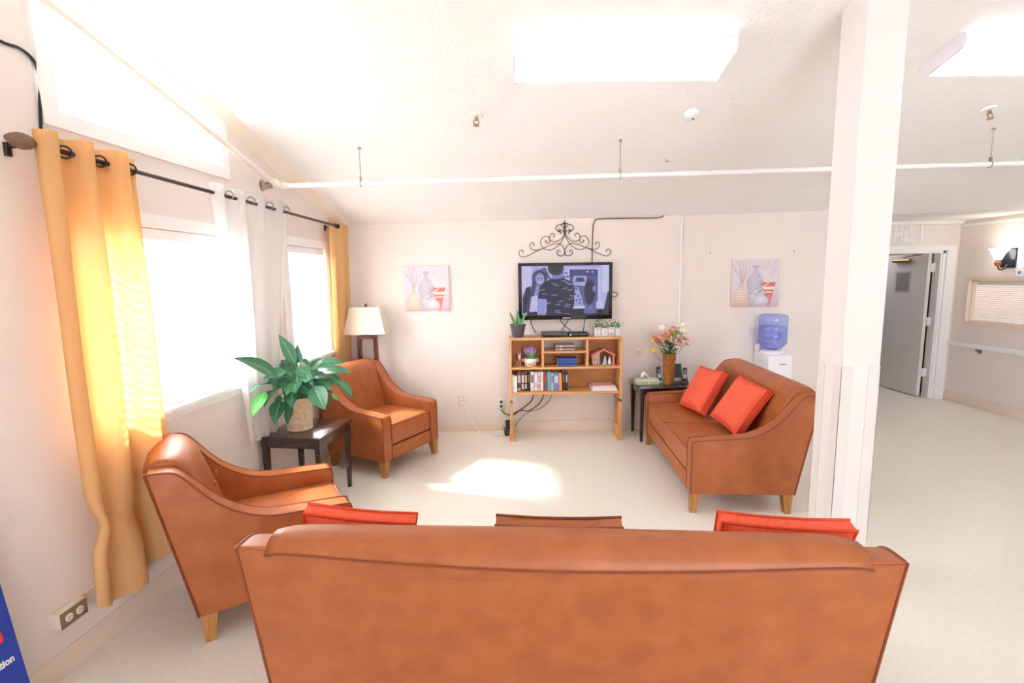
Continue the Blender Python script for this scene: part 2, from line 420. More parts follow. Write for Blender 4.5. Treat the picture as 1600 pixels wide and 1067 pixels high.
# local x along the wall, local y towards the outside
BROT = [Matrix((LD, -LN, Vector((0, 0, 1)))).transposed().to_4x4()]
blind('white venetian blind of the near window between yellow and sheer curtains', SN0+.01, SN1-.01, ZS+.005, ZH-.003, lambda s, n, z: L(s, -.04, z))
blind('white venetian blind of the far window beside the corner lamp', FN0+.01, FN1-.01, ZS+.005, ZH-.003, lambda s, n, z: L(s, -.04, z))

# ------------------------------------------------------------------ curtain rod and curtains
RODN, RODZ = .10, 2.178
t = thing('curtain_rod', 'dark curtain rod with a wooden finial across the window wall', 'curtain rod', L(1.9, RODN, RODZ))
def rp(s, dn=0, dz=0): return L(s, RODN+dn, RODZ+dz)-L(1.9, RODN, RODZ)
b = B(); b.cyl(rp(.40, 0, -.03), rp(3.20), .0105); b.build('rod', bronze, t)
b = B(); b.ball(rp(.395, 0, -.03), .022); b.build('end_cap', bronze, t)
ax = (rp(3.3)-rp(3.2)).normalized(); q = ax.to_track_quat('Z', 'Y').to_euler()
b = B(); b.lathe([(0, 0), (.013, 0), (.016, .012), (.012, .022), (.016, .03), (.026, .045), (.031, .065), (.029, .085), (.020, .108), (.009, .126), (0, .132)], rp(3.20), 20, q); b.build('finial', M('carved_wood', (112, 88, 66), .5, .3, 30), t)
for s_, dz in ((3.24, 0), (.46, -.03)):
    b = B(); b.cyl(rp(s_, 0, dz-.012), rp(s_, -RODN+.002, dz-.012), .006, seg=8); b.box(rp(s_, -RODN+.004, dz-.02), (.02, .02, .05)); b.torus(rp(s_, 0, dz), .014, .004, 'y', 12); b.build('bracket', bronze, t)
b = B(); b.cyl(rp(.47, -.02, -.04), rp(.45, -.03, -.28), .005, seg=6); b.build('tilt_wand', iron, t)

def curtain(label, m, s0, s1, folds, ztop, zbot, e0, e1, amp=.035, nb=RODN, group=None, bot_n=None, hem=None, pinch=None, grom=True, gm=None, rodz=RODZ, name='curtain', lean=0.):
    """s0,s1 the span along the rod; e0,e1 the span at the hem"""
    o = L((s0+s1)/2, RODN, rodz); t = thing(name, label, 'curtain', o, 0, group)
    NU, NV = folds*14, 40
    hz = hem or (lambda u: zbot)
    def pt(u, v):
        k = v**1.15
        sa, sb = s0+(e0-s0)*k, s1+(e1-s1)*k
        s = sa+(sb-sa)*u; zz = ztop+(hz(u)-ztop)*v
        ph = 2*PI*folds*u
        a = amp*(1-.25*v)+.012*math.sin(5*u+3*v)*v
        n = (nb if bot_n is None else nb+(bot_n-nb)*v)+a*math.sin(ph+.35*math.sin(2.2*v+u*4))+.008*math.sin(9*v+11*u)*v
        s += .010*math.sin(2*ph)*(1-.5*v)
        if pinch:
            pu, pv, st = pinch; g = math.exp(-((v-pv)/.035)**2)*math.exp(-((u-pu)/.30)**2)*st; s += (sa+(sb-sa)*pu-s)*g; n += .02*g
        return L(s, max(n, .012), zz)-o
    b = B(); b.grid(pt, NU, NV); c = b.build('panel', m, t, smooth=180, normals=False)
    md = c.modifiers.new('thick', 'SOLIDIFY'); md.thickness = .0015
    b = B(); b.grid(lambda u, v: pt(u, 1-.035*v)+LN*.0035, NU, 2); b.build('hem', m, t, smooth=180)
    b = B(); b.grid(lambda u, v: pt(u, .047*v)+LN*.003, NU, 2); b.build('heading', m, t, smooth=180)
    if grom:
        n = folds*2
        for i in range(n):
            u = (i+.5)/n; p = L(s0+(s1-s0)*u, RODN, rodz)-o
            ang = 1 if i % 2 else -1
            b = B()
            axis = (LD*.55+LN*.83*ang).normalized(); e1v = axis.cross(Vector((0, 0, 1))).normalized(); pts = [p+(e1v*math.cos(a_)+Vector((0, 0, 1))*math.sin(a_))*.024 for a_ in [2*PI*k/16 for k in range(16)]]
            b.tube(pts, .0045, 6, closed=True); b.build('grommet', gm or bronze, t)
    return t
yel = cloth('mustard_cloth', (252, 218, 164), .55, .07, .10)
shr = cloth('sheer_cloth', (255, 255, 255), .7, .42, .0)
yel2 = cloth('mustard_cloth_dense', (252, 220, 166), .5, .05, .10)
curtain('long mustard yellow curtain with three dark grommets nearest the wooden finial', yel, 3.225, 2.735, 3, 2.235, .22, 3.24, 2.70, .05,
        hem=lambda u: .27-.05*math.sin(u*5.5)-.04*u, pinch=(.12, .82, .75), gm=bronze, bot_n=.11)
curtain('white sheer curtain gathered between the two blinds', shr, 2.20, 1.28, 4, 2.225, .55, 1.98, 1.62, .035, nb=.09, bot_n=.055, gm=steel, name='sheer_curtain')
curtain('narrow mustard curtain hanging in the corner behind the lamp', yel2, .55, .08, 2, 2.19, .10, .48, .05, .02, nb=.08, bot_n=.022, gm=bronze, grom=False, rodz=RODZ-.03)

# black cord stapled to the wall above the curtain
b = B(); pts = catmull([L(s, .008, z) for s, z in ((3.6, 2.62), (3.4, 2.58), (3.216, 2.556), (3.14, 2.56), (3.09, 2.53), (3.082, 2.45), (3.09, 2.36), (3.10, 2.26), (3.12, 2.12))], 5)
b.tube(pts, .006, 6); tag(b.build('wall_cable', black), 'black cord running down the wall beside the slanted window', 'cord')

# ------------------------------------------------------------------ column with clear corner guards
root = bpy.data.objects.new('column', None); COL.objects.link(root); root.location = (1.772, 2.546, 0); struct(root)
colm = M('column_paint', (230, 225, 224), .55, 0, 1)
b = B(); b.box((0, 0, 1.6), (.193, .19, 3.2), bev=.003, seg=1); b.build('shaft', colm, root, smooth=0)
gm_ = M('white_guard', (226, 221, 219), .25)
for sx in (-1, 1):
    for sy in (-1, 1):
        b = B(); x, y = sx*.0965, sy*.095
        b.bx(x-sx*.058, x+sx*.0022, y+sy*.0003, y+sy*.0022, .02, 1.18); b.bx(x+sx*.0003, x+sx*.0022, y-sy*.058, y+sy*.0022, .02, 1.18)
        b.build('corner_guard', gm_, root, smooth=0)

# ------------------------------------------------------------------ sprinkler pipes, ceiling fittings
t = thing('sprinkler_pipe', 'white sprinkler pipe crossing under the sloped ceiling on rod hangers', 'pipe', (0, 0, 0))
pa, pb = Vector((-1.66, 3.78, 2.335)), Vector((5.6, 3.70, 2.445))
b = B(); b.cyl(pa, pb, .0185); b.build('cross_pipe', white, t)
sl = [L(1.50, .12, 2.335), L(6.0, .12, 2.335+.247*4.5)]
b = B(); b.cyl(sl[0], sl[1], .0185); b.build('sloped_pipe', M('cream_pipe', (246, 236, 224), .4), t)
jn = L(1.47, .12, 2.335)
b = B(); b.cyl(jn-LN*.03, jn+LN*.03, .027); b.cyl(jn, jn+LD*.05+Vector((0, 0, .012)), .026); b.cyl(jn, Vector(pa)+(pb-pa).normalized()*.05, .024); b.build('tee', M('cream_pipe', (246, 236, 224)), t)
b = B(); b.cyl(L(1.47, .03, 2.335), L(1.47, .085, 2.335), .022); b.cyl(L(1.47, .0, 2.335), L(1.47, .006, 2.335), .04); b.build('wall_flange', steel, t)
for x in (-1.07, .83, 3.52):
    y = pa.y+(pb.y-pa.y)*(x-pa.x)/(pb.x-pa.x); z = pa.z+(pb.z-pa.z)*(x-pa.x)/(pb.x-pa.x); zc = CZ(x, y)
    b = B(); b.cyl((x, y, z+.05), (x, y, zc-.001), .0032, seg=8); b.cyl((x, y, zc-.012), (x, y, zc-.001), .012); b.torus((x, y, z), .021, .004, 'x', 16); b.box((x, y, z+.035), (.012, .018, .03)); b.build('hanger', steel, t)

CTILT = math.atan(.27)
def ceil_thing(name, label, cat, x, y, group=None):
    t = thing(name, label, cat, (x, y, CZ(x, y)), 0, group); t.rotation_euler = (-CTILT, 0, 0); return t
def sprinkler(label, x, y):
    t = ceil_thing('ceiling_sprinkler', label, 'sprinkler', x, y, 'ceiling sprinklers')
    b = B(); b.lathe([(0, 0), (.042, 0), (.038, -.010), (.014, -.014), (0, -.014)], seg=20); b.build('escutcheon', trimw, t)
    b = B(); b.cyl((0, 0, -.012), (0, 0, -.035), .011); 
    for s in (-1, 1): b.tube(catmull([(s*.010, 0, -.03), (s*.018, 0, -.048), (s*.006, 0, -.07)], 4), .003, 6)
    b.build('body', brass, t)
    b = B(); b.cyl((0, 0, -.07), (0, 0, -.073), .019, seg=14); b.build('deflector', steel, t)
sprinkler('small sprinkler head on the ceiling below the large light', -.193, 3.421)
sprinkler('sprinkler head on the ceiling beyond the white column', 3.25, 3.489)
t = ceil_thing('smoke_detector', 'round white smoke detector on the sloped ceiling', 'smoke detector', 1.234, 3.451)
b = B(); b.lathe([(0, 0), (.05, 0), (.05, -.014), (.043, -.02), (.04, -.034), (.022, -.042), (0, -.042)], seg=24); b.build('housing', white, t)
b = B(); b.cyl((.005, -.0, -.041), (.005, 0, -.047), .007, seg=10); b.build('sensor', grey, t)
t = ceil_thing('ceiling_hook', 'tiny metal hook in the ceiling above the pipe', 'hook', 1.251, 4.043)
b = B(); b.tube(catmull([(0, 0, 0), (0, 0, -.015), (.012, 0, -.026), (.024, 0, -.018)], 4), .0025, 6); b.build('hook', iron, t)

lampm = M('lamp_diffuser', (246, 250, 255), .5, emit=LAMP)
endm = M('lamp_end_plate', (240, 238, 246), .4)
def fixture(label, x0, x1, y, wd=.29, cat='ceiling light'):
    xc = (x0+x1)/2; Lh = (x1-x0)/2
    t = ceil_thing('ceiling_light', label, cat, xc, y, 'fluorescent ceiling lights')
    b = B(); b.bx(-Lh+.014, Lh-.014, -wd*.42, wd*.42, -.03, -.001); b.build('housing', endm, t, smooth=0)
    b = B(); prof = [(-wd/2, -.028), (-wd/2, -.05), (-wd*.40, -.082), (-wd*.06, -.088), (0, -.084), (wd*.06, -.088), (wd*.40, -.082), (wd/2, -.05), (wd/2, -.028)]
    b.prism(prof, lambda y_, z_: (-Lh+.012, y_, z_), lambda y_, z_: (Lh-.012, y_, z_)); b.build('diffuser', lampm, t, smooth=20)
    for s in (-1, 1):
        b = B(); pr = [(-wd/2-.008, -.018), (-wd/2-.008, -.055), (-wd*.40, -.09), (wd*.40, -.09), (wd/2+.008, -.055), (wd/2+.008, -.018), (wd*.3, -.001), (-wd*.3, -.001)]
        b.prism(pr, lambda y_, z_: (s*Lh-.012*(s > 0), y_, z_), lambda y_, z_: (s*Lh+.012*(s < 0), y_, z_)); b.build('end_plate', endm, t, smooth=0)
fixture('long fluorescent ceiling light above the seating area', .045, 1.215, 2.90)
fixture('fluorescent ceiling light beyond the white column', 2.42, 3.64, 2.93)
# ------------------------------------------------------------------ leather seating
ARM = [(0, .135), (0, .485), (.006, .503), (.022, .517), (.17, .527), (.33, .536), (.40, .549), (.465, .573), (.525, .607), (.58, .648), (.625, .695), (.66, .738), (.70, .79), (.73, .822), (.755, .834), (.79, .839), (.845, .84), (.70, .135)]
def seating(name, label, cat, loc, face, Wd, nseat, ds=1., buttons=0, group=None, at=.10):
    """loc: floor point under the middle of the front edge; face: angle of the facing direction"""
    t = thing(name, label, cat, (loc[0], loc[1], 0), face+PI/2, group)   # local -y is the facing direction
    # local: x width, y depth (back is +y)
    arm = [(d*ds, z) for d, z in ARM]
    h = Wd/2
    for s in (-1, 1):
        xa, xb = s*h, s*(h-at)
        b = B(); b.prism(arm, lambda d, z: (xa, d, z), lambda d, z: (xb, d, z), bev=.012); a = b.build('arm', leather, t, smooth=50)
        edge = catmull([(s*(h-.0015), d, z-.001) for d, z in arm[1:17]], 3)
        b = B(); b.tube([(s*(h-.0015), .0015, .14)]+edge+[(s*(h-.002), .705*ds, .14)], .0042, 6); b.build('piping', pipingm, a)
        b = B(); b.tube([(s*(h-at+.0015), .0015, .14)]+catmull([(s*(h-at+.0015), d, z-.001) for d, z in arm[1:16]], 3), .0042, 6); b.build('piping', pipingm, a)
    iw = h-at+.004
    b = B(); b.prism([(0.004, .137), (.004, .252), (.60*ds, .262), (.70*ds, .137)], lambda d, z: (-iw, d, z), lambda d, z: (iw, d, z), bev=.006); b.build('seat_base', leather, t, smooth=50)
    # back: profile swept across the width; the roll hangs a little lower over the rear panel in the middle
    prof = [(.545, .30), (.565, .44), (.60, .56), (.635, .66), (.665, .75), (.685, .805), (.705, .835), (.735, .862), (.77, .876), (.805, .877), (.835, .866), (.853, .848), (.858, .836)]
    sag = .035*min(1, (Wd/1.9)**2)
    def bk(u, v):
        k = v*(len(prof)-1); i = min(int(k), len(prof)-2); f = k-i
        d = prof[i][0]*(1-f)+prof[i+1][0]*f; z = prof[i][1]*(1-f)+prof[i+1][1]*f
        x = -iw+.002+u*2*(iw-.002); e = min(u, 1-u)*2*(iw)         # metres from the ends
        rnd = math.exp(-e/.035)
        z -= .012*rnd*(v > .4); d += .006*rnd*(v < .8)
        c = math.sin(PI*u)
        if v > .8: z -= sag*c*(v-.8)/.2; d += .008*c*(v-.8)/.2
        if v < .7: d -= .02*c*math.sin(PI*v/.7)
        return (x, d*ds, z)
    b = B(); b.grid(bk, 48, 36)
    g = [bk(i/48, 1) for i in range(49)]
    b2 = B(); bmv = b
    # close the rear of the roll down behind the panel
    b.grid(lambda u, v: (bk(u, 1)[0], bk(u, 1)[1]-.03*v, bk(u, 1)[2]-.06*v), 48, 1)
    for e_ in (0, 1):
        ed = [bk(e_, j/36) for j in range(37)]; ce = (ed[0][0], .70*ds, .60)
        b.faces([ce]+ed, [(0, j+1, j+2) for j in range(36)])
    bmesh.ops.remove_doubles(b.bm, verts=b.bm.verts, dist=.0001)
    back = b.build('backrest', leather, t, smooth=180)
    b = B(); b.tube([(p[0], p[1]+.001, p[2]-.002) for p in g], .0042, 6); b.build('piping', pipingm, back)
    b2.bm.free()
    for i in range(buttons):
        x = (i-(buttons-1)/2)*.17
        b = B(); b.ball((x, .622*ds-.02, .665), .013, 10, (1, .6, 1)); b.build('button', leather, back)
    # rear panel, very slightly bowed
    def rp_(u, v):
        x = -h+.003+u*(2*h-.006); d = .846+(.702-.846)*v; z0 = .836-sag*math.sin(PI*u); z = z0+(.137-z0)*v
        return (x, d*ds+.004*math.sin(PI*u)*math.sin(PI*min(1, v*1.2)), z)
    b = B(); b.grid(rp_, 24, 12); b.grid(lambda u, v: tuple(Vector(rp_(u, v))-Vector((0, .012, 0))), 24, 12); b.build('back_panel', leather, t, smooth=180)
    for u in (0, 1):
        b = B(); b.tube([rp_(u, i/12) for i in range(13)], .0045, 6); b.build('piping', pipingm, back)
    # seat cushions
    cw = 2*(iw-.004)/nseat
    for i in range(nseat):
        xc = -iw+.004+cw*(i+.5)
        b = B(); b.box((xc, .292*ds, .348), (cw-.003, .58*ds, .178), bev=.026, seg=4)
        for v in b.bm.verts:
            dx = (v.co.x-xc)/(cw/2); dy = (v.co.y-.292*ds)/(.29*ds)
            if v.co.z > .4: v.co.z += .012*(1-dx*dx)*(1-dy*dy)
        bmesh.ops.subdivide_edges(b.bm, edges=[e for e in b.bm.edges if e.calc_length() > .2], cuts=5, use_grid_fill=True)
        for v in b.bm.verts:
            dx = (v.co.x-xc)/(cw/2); dy = (v.co.y-.292*ds)/(.29*ds)
            if v.co.z > .42: v.co.z += .012*max(0, (1-dx*dx))*max(0, (1-dy*dy))
        c = b.build('seat_cushion', leather, t, smooth=60)
        x0, x1 = xc-cw/2+.006, xc+cw/2-.006
        b = B(); b.tube([(x0, .55*ds, .432), (x0, .012, .432), (x0+.008, .004, .430), (x1-.008, .004, .430), (x1, .012, .432), (x1, .55*ds, .432)], .004, 6); b.build('piping', pipingm, c)
    for s in (-1, 1):
        for y_, sp in ((.036, 0), (.662*ds, 0)):
            b = B()
            b.box((s*(h-.036), y_, .0685), (.066, .066, .137), taper=.62)
            for v in b.bm.verts:
                if v.co.z < .01: v.co.x += s*.010; v.co.y += -.010 if y_ < .2 else .004
            b.build('leg', legm, t, smooth=0)
    return t
def facing(dx, dy): return math.atan2(dy, dx)
seating('sofa', 'long cognac leather three-seat sofa seen from its rear in the foreground', 'sofa', (.193, 2.205), facing(.074, .997), 1.962, 3)
seating('loveseat', 'cognac leather two-seat sofa with two orange cushions beside the dark end table', 'sofa', (1.283, 3.995), facing(-.998, .058), 1.46, 2)
seating('armchair', 'cognac leather armchair close to the yellow curtain', 'armchair', (-.975, 2.705), facing(.87, .49), .645, 1, .99, 2, 'leather armchairs')
seating('armchair', 'cognac leather armchair in the corner beneath the lamp', 'armchair', (-.865, 4.25), facing(.866, -.5), .71, 1, .95, 2, 'leather armchairs')

# ------------------------------------------------------------------ scatter cushions
def cushion(label, m, wm, loc, rot, w=.42, h=.42, g=.05, puff=.10, cat='cushion', group=None, name='cushion'):
    t = thing(name, label, cat, loc, 0, group); t.rotation_euler = rot
    def outline(u, v):
        return Vector((w/2*u*(1-.05*(1-v*v)), 0, h/2*v*(1-.05*(1-u*u))))
    def sheet(sgn):
        def f(a, c):
            u, v = a*2-1, c*2-1
            p = outline(u, v); k = max(0, (1-u**4))*max(0, (1-v**4))
            p.y = sgn*(g/2+puff/2*k**.7+.004*math.sin(9*u+4*v)*k); return p
        return f
    b = B(); b.grid(sheet(1), 14, 14); b.grid(sheet(-1), 14, 14)
    ring = [(i/14*2-1, -1) for i in range(14)]+[(1, i/14*2-1) for i in range(14)]+[(1-i/14*2, 1) for i in range(14)]+[(-1, 1-i/14*2) for i in range(14)]
    n = len(ring)
    for i in range(n):
        p, q_ = outline(*ring[i]), outline(*ring[(i+1) % n])
        b.faces([p+Vector((0, g/2, 0)), q_+Vector((0, g/2, 0)), q_-Vector((0, g/2, 0)), p-Vector((0, g/2, 0))], [(0, 1, 2, 3)])
    bmesh.ops.remove_doubles(b.bm, verts=b.bm.verts, dist=.0005)
    c = b.build('cover', m, t, smooth=60)
    for s in (1, -1):
        b = B(); b.tube([outline(*r_)+Vector((0, s*g/2, 0)) for r_ in ring], .0055, 6, closed=True); b.build('welt', wm, t)
    return t
# on the loveseat (leaning on its back, towards the wall)
lv = facing(-.998, .058)+PI/2
cushion('orange cushion on the loveseat nearer the dark end table', orange, orange2, (1.70, 4.27, .64), (math.radians(-31), math.radians(-4), lv+.16), .40, .40, group='orange cushions')
cushion('orange cushion on the loveseat nearer the white column', orange, orange2, (1.775, 3.725, .645), (math.radians(-33), math.radians(5), lv+.12), .40, .40, group='orange cushions')
# on the sofa, only their tops show
sv = facing(.074, .997)+PI/2
cushion('orange cushion on the long sofa at the armchair end', orange, orange2, (-.555, 1.70, .638), (math.radians(-15), math.radians(-8), sv+.12), .38, .42, group='orange cushions')
cushion('orange cushion on the long sofa at the column end', orange, orange2, (.905, 1.61, .632), (math.radians(-16), math.radians(-3), sv), .43, .42, group='orange cushions')
cushion('brown leather cushion in the middle of the long sofa', leather, pipingm, (.165, 1.67, .613), (math.radians(-16), 0, sv), .43, .42, .05, .07)
#MORE
# ------------------------------------------------------------------ television on the back wall
t = thing('television', 'black flat television on the wall showing three people in a bluish scene', 'television', (.586, 5.105, 1.495))
b = B(); b.box((0, .032, 0), (.966, .05, .582), bev=.006); b.bx(-.2, .2, .05, .095, -.15, .15); b.build('casing', M('gloss_black', (24, 26, 30), .18, coat=.3), t)
p = Paint(176, 100, (176, 178, 240))
def q_(x, y): return ((x-238)/997, (y-258)/562)
def pp(*P): return [q_(*a) for a in P]
p.poly(pp((238, 258), (360, 258), (350, 560), (238, 560)), (214, 212, 255)); p.ell(*q_(640, 300), .2, .3, (205, 206, 255), .7, .6)
p.poly(pp((1130, 258), (1235, 258), (1235, 760), (1130, 760)), (190, 196, 250)); p.poly(pp((1155, 258), (1225, 258), (1225, 560), (1150, 560)), (222, 226, 255), .7)
p.poly(pp((765, 280), (1130, 285), (1130, 760), (765, 740)), (206, 210, 250)); p.poly(pp((780, 303), (1106, 306), (1106, 735), (780, 715)), (92, 98, 158))
p.poly(pp((780, 303), (1106, 306), (1106, 390), (780, 390)), (74, 78, 136)); p.ell(*q_(985, 330), .010, .016, (240, 240, 255)); p.ell(*q_(1042, 334), .012, .012, (225, 225, 255))
p.poly(pp((835, 378), (975, 376), (978, 400), (960, 490), (840, 480), (818, 420)), (182, 184, 236)); p.poly(pp((858, 395), (950, 393), (958, 440), (842, 446)), (96, 94, 150)); p.poly(pp((880, 400), (930, 398), (925, 440), (870, 442)), (70, 66, 120))
p.poly(pp((850, 500), (880, 500), (930, 640), (940, 700), (800, 710), (830, 600)), (178, 182, 238)); 
for x, y in ((862, 520), (850, 580), (884, 600), (905, 640), (865, 650), (900, 680)): p.ell(*q_(x, y), .012, .022, (66, 66, 120), .8)
p.poly(pp((800, 715), (960, 705), (960, 735), (800, 742)), (214, 216, 255)); p.poly(pp((790, 742), (1235, 735), (1235, 820), (790, 820)), (34, 34, 54))
p.poly(pp((1085, 660), (1150, 660), (1180, 750), (1085, 745)), (210, 212, 250)); p.poly(pp((1215, 560), (1235, 540), (1235, 820), (1160, 820)), (52, 52, 88))
p.line(pp((500, 290), (545, 380), (560, 400)), .016, (84, 86, 140)); p.line(pp((470, 300), (500, 292)), .012, (70, 72, 120))
for x, y in ((705, 345), (745, 340), (690, 375), (760, 380), (720, 385)): p.ell(*q_(x, y), .017, .02, (92, 94, 150))
# woman with long dark hair
p.poly(pp((250, 620), (290, 500), (345, 485), (365, 760), (250, 790)), (44, 44, 74)); p.ell(*q_(446, 390), .085, .155, (56, 52, 88))
p.poly(pp((370, 380), (420, 310), (400, 500), (350, 760), (280, 760), (340, 560)), (72, 70, 118)); p.poly(pp((480, 330), (525, 440), (470, 470)), (56, 52, 88))
p.ell(*q_(447, 405), .052, .115, (168, 166, 226)); p.line(pp((420, 398), (438, 398)), .007, (70, 66, 112)); p.line(pp((460, 398), (480, 398)), .007, (70, 66, 112))
p.line(pp((430, 437), (450, 446), (470, 436)), .008, (226, 222, 255)); p.poly(pp((410, 480), (470, 470), (440, 600), (390, 620)), (150, 150, 212))
p.poly(pp((350, 600), (420, 590), (425, 770), (325, 765)), (206, 206, 252)); p.poly(pp((300, 775), (420, 770), (420, 820), (300, 820)), (26, 26, 44))
# man seen from behind in a dark patterned shirt
p.poly(pp((590, 330), (700, 330), (705, 405), (585, 405)), (142, 142, 206)); p.ell(*q_(628, 290), .088, .135, (44, 44, 62)); p.poly(pp((540, 258), (712, 258), (700, 330), (560, 325)), (42, 42, 58))
p.poly(pp((590, 400), (700, 388), (800, 440), (842, 540), (836, 690), (800, 820), (515, 820), (528, 640), (420, 625), (448, 480), (540, 420)), (40, 38, 66))
p.poly(pp((600, 395), (700, 385), (705, 400), (595, 412)), (120, 124, 190)); p.poly(pp((420, 622), (518, 632), (508, 818), (412, 812)), (158, 162, 230))
rr = random.Random(3)
for x, y in ((610, 460), (640, 480), (720, 430), (760, 450), (790, 470), (735, 510), (790, 530), (470, 530), (500, 570), (610, 585), (680, 660), (650, 690), (540, 680), (640, 760), (660, 780), (770, 690), (750, 715), (760, 795), (800, 630), (820, 600)):
    p.line(pp((x-28, y+rr.uniform(-8, 8)), (x, y), (x+26, y+rr.uniform(-12, 12))), .0065, (176, 178, 232), .85)
# woman on the far side
p.poly(pp((980, 560), (1065, 580), (1095, 800), (945, 800)), (112, 112, 184)); p.poly(pp((1010, 590), (1030, 590), (1040, 760), (1005, 760)), (190, 190, 240)); p.ell(*q_(1012, 560), .06, .26, (46, 42, 72)); p.ell(*q_(1062, 520), .018, .06, (150, 146, 206)); p.ell(*q_(1030, 760), .07, .09, (104, 106, 176), .8)
p.line(pp((238, 812), (1235, 812)), .008, (20, 20, 30))
p.obj('screen', print_mat('screen_print', .42), .895, .508, t, (0, .0055, .006))
text_obj('SAMSUNG', 'lettering', M('badge_white', (238, 238, 240), .4, emit=.3), .017, t, (-.026, .006, -.280), (PI/2, 0, 0), depth=.0006)

# ------------------------------------------------------------------ scroll ornament above the television
t = thing('scroll_ornament', 'dark iron scroll ornament on the wall above the television', 'wall ornament', (.588, Yb(.588)-.012, 1.873))
k_ = .000868
def sc(P, mir=1): return [(mir*(x-700)*k_, 0, (510-y)*k_) for x, y in P]
runs = [[(205, 487), (207, 470), (190, 455), (165, 465), (154, 490), (172, 525), (215, 537), (300, 505), (380, 465), (450, 435), (530, 400), (600, 385), (660, 402), (695, 450), (705, 490), (685, 520), (650, 530), (615, 512), (607, 485), (622, 464), (642, 468), (645, 488)],
        [(322, 402), (338, 398), (330, 374), (305, 371), (285, 400), (300, 440), (345, 457), (400, 450), (450, 437)],
        [(488, 358), (480, 345), (473, 362), (495, 380), (522, 360), (515, 315), (470, 298), (428, 325), (415, 375), (435, 425), (490, 455), (550, 452), (610, 420), (655, 370), (688, 310), (695, 270)],
        [(562, 305), (575, 300), (582, 282), (555, 266), (527, 285), (520, 325), (550, 358), (600, 360), (660, 325), (690, 285)],
        [(640, 262), (655, 266), (652, 248), (630, 246), (628, 232), (655, 228), (682, 242), (698, 268)],
        [(642, 215), (636, 225), (648, 238), (622, 242), (594, 215), (605, 182), (640, 166), (675, 185), (698, 230)]]
first = []
for P in runs:
    for mir in (1, -1):
        b = B(); b.tube(catmull(sc(P, mir), 5), .0036, 6); b.build('scroll', iron, t)
b = B(); b.tube([(0, 0, (510-y)*k_) for y in (112, 130, 160, 210, 250, 290)], [.002, .006, .006, .011, .013, .006], 8)
b.tube([(-45*k_, -.001, (510-165)*k_), (-20*k_, -.001, (510-152)*k_), (0, -.001, (510-160)*k_), (20*k_, -.001, (510-152)*k_), (45*k_, -.001, (510-165)*k_)], [.003, .006, .009, .006, .003], 8); b.build('finial', M('grey_iron', (70, 66, 70), .5, metal=.3), t)

# cables around the television
def cable(label, pts, r, m, name='cable', cat='cable', n=6, group=None, seg=6):
    b = B(); b.tube(catmull(pts, n), r, seg); return tag(b.build(name, m, smooth=60), label, cat, group)
bc = M('brown_cable', (84, 60, 46), .5)
cable('brown cable rising from the television and running under the ceiling', [(.868, 5.17, 1.78), (.872, 5.185, 1.95), (.876, 5.185, 2.12), (.89, 5.185, 2.19), (.945, 5.185, 2.222), (1.3, 5.18, 2.226), (1.53, 5.18, 2.226), (1.60, 5.175, 2.247)], .0055, bc)
cable('black cable loop sticking out beside the television', [(1.02, 5.17, 1.475), (1.11, 5.17, 1.475), (1.135, 5.17, 1.452), (1.11, 5.17, 1.43), (1.02, 5.17, 1.43)], .0042, black)
for lab, P in (('black cable crossing down behind the disc player', [(.52, 5.16, 1.25), (.56, 5.14, 1.16), (.64, 5.08, 1.09), (.66, 5.06, 1.066)]), ('black cable crossing the other way behind the disc player', [(.65, 5.16, 1.25), (.60, 5.14, 1.16), (.55, 5.10, 1.10), (.54, 5.07, 1.066)]),
               ('black cable hanging to the receiver end of the shelf top', [(.80, 5.16, 1.25), (.785, 5.14, 1.15), (.765, 5.09, 1.066)]), ('thin dark cable hanging between the snake plant and the disc player', [(.225, 5.16, 1.25), (.235, 5.15, 1.16), (.28, 5.115, 1.066)])):
    cable(lab, P, .0042, black)

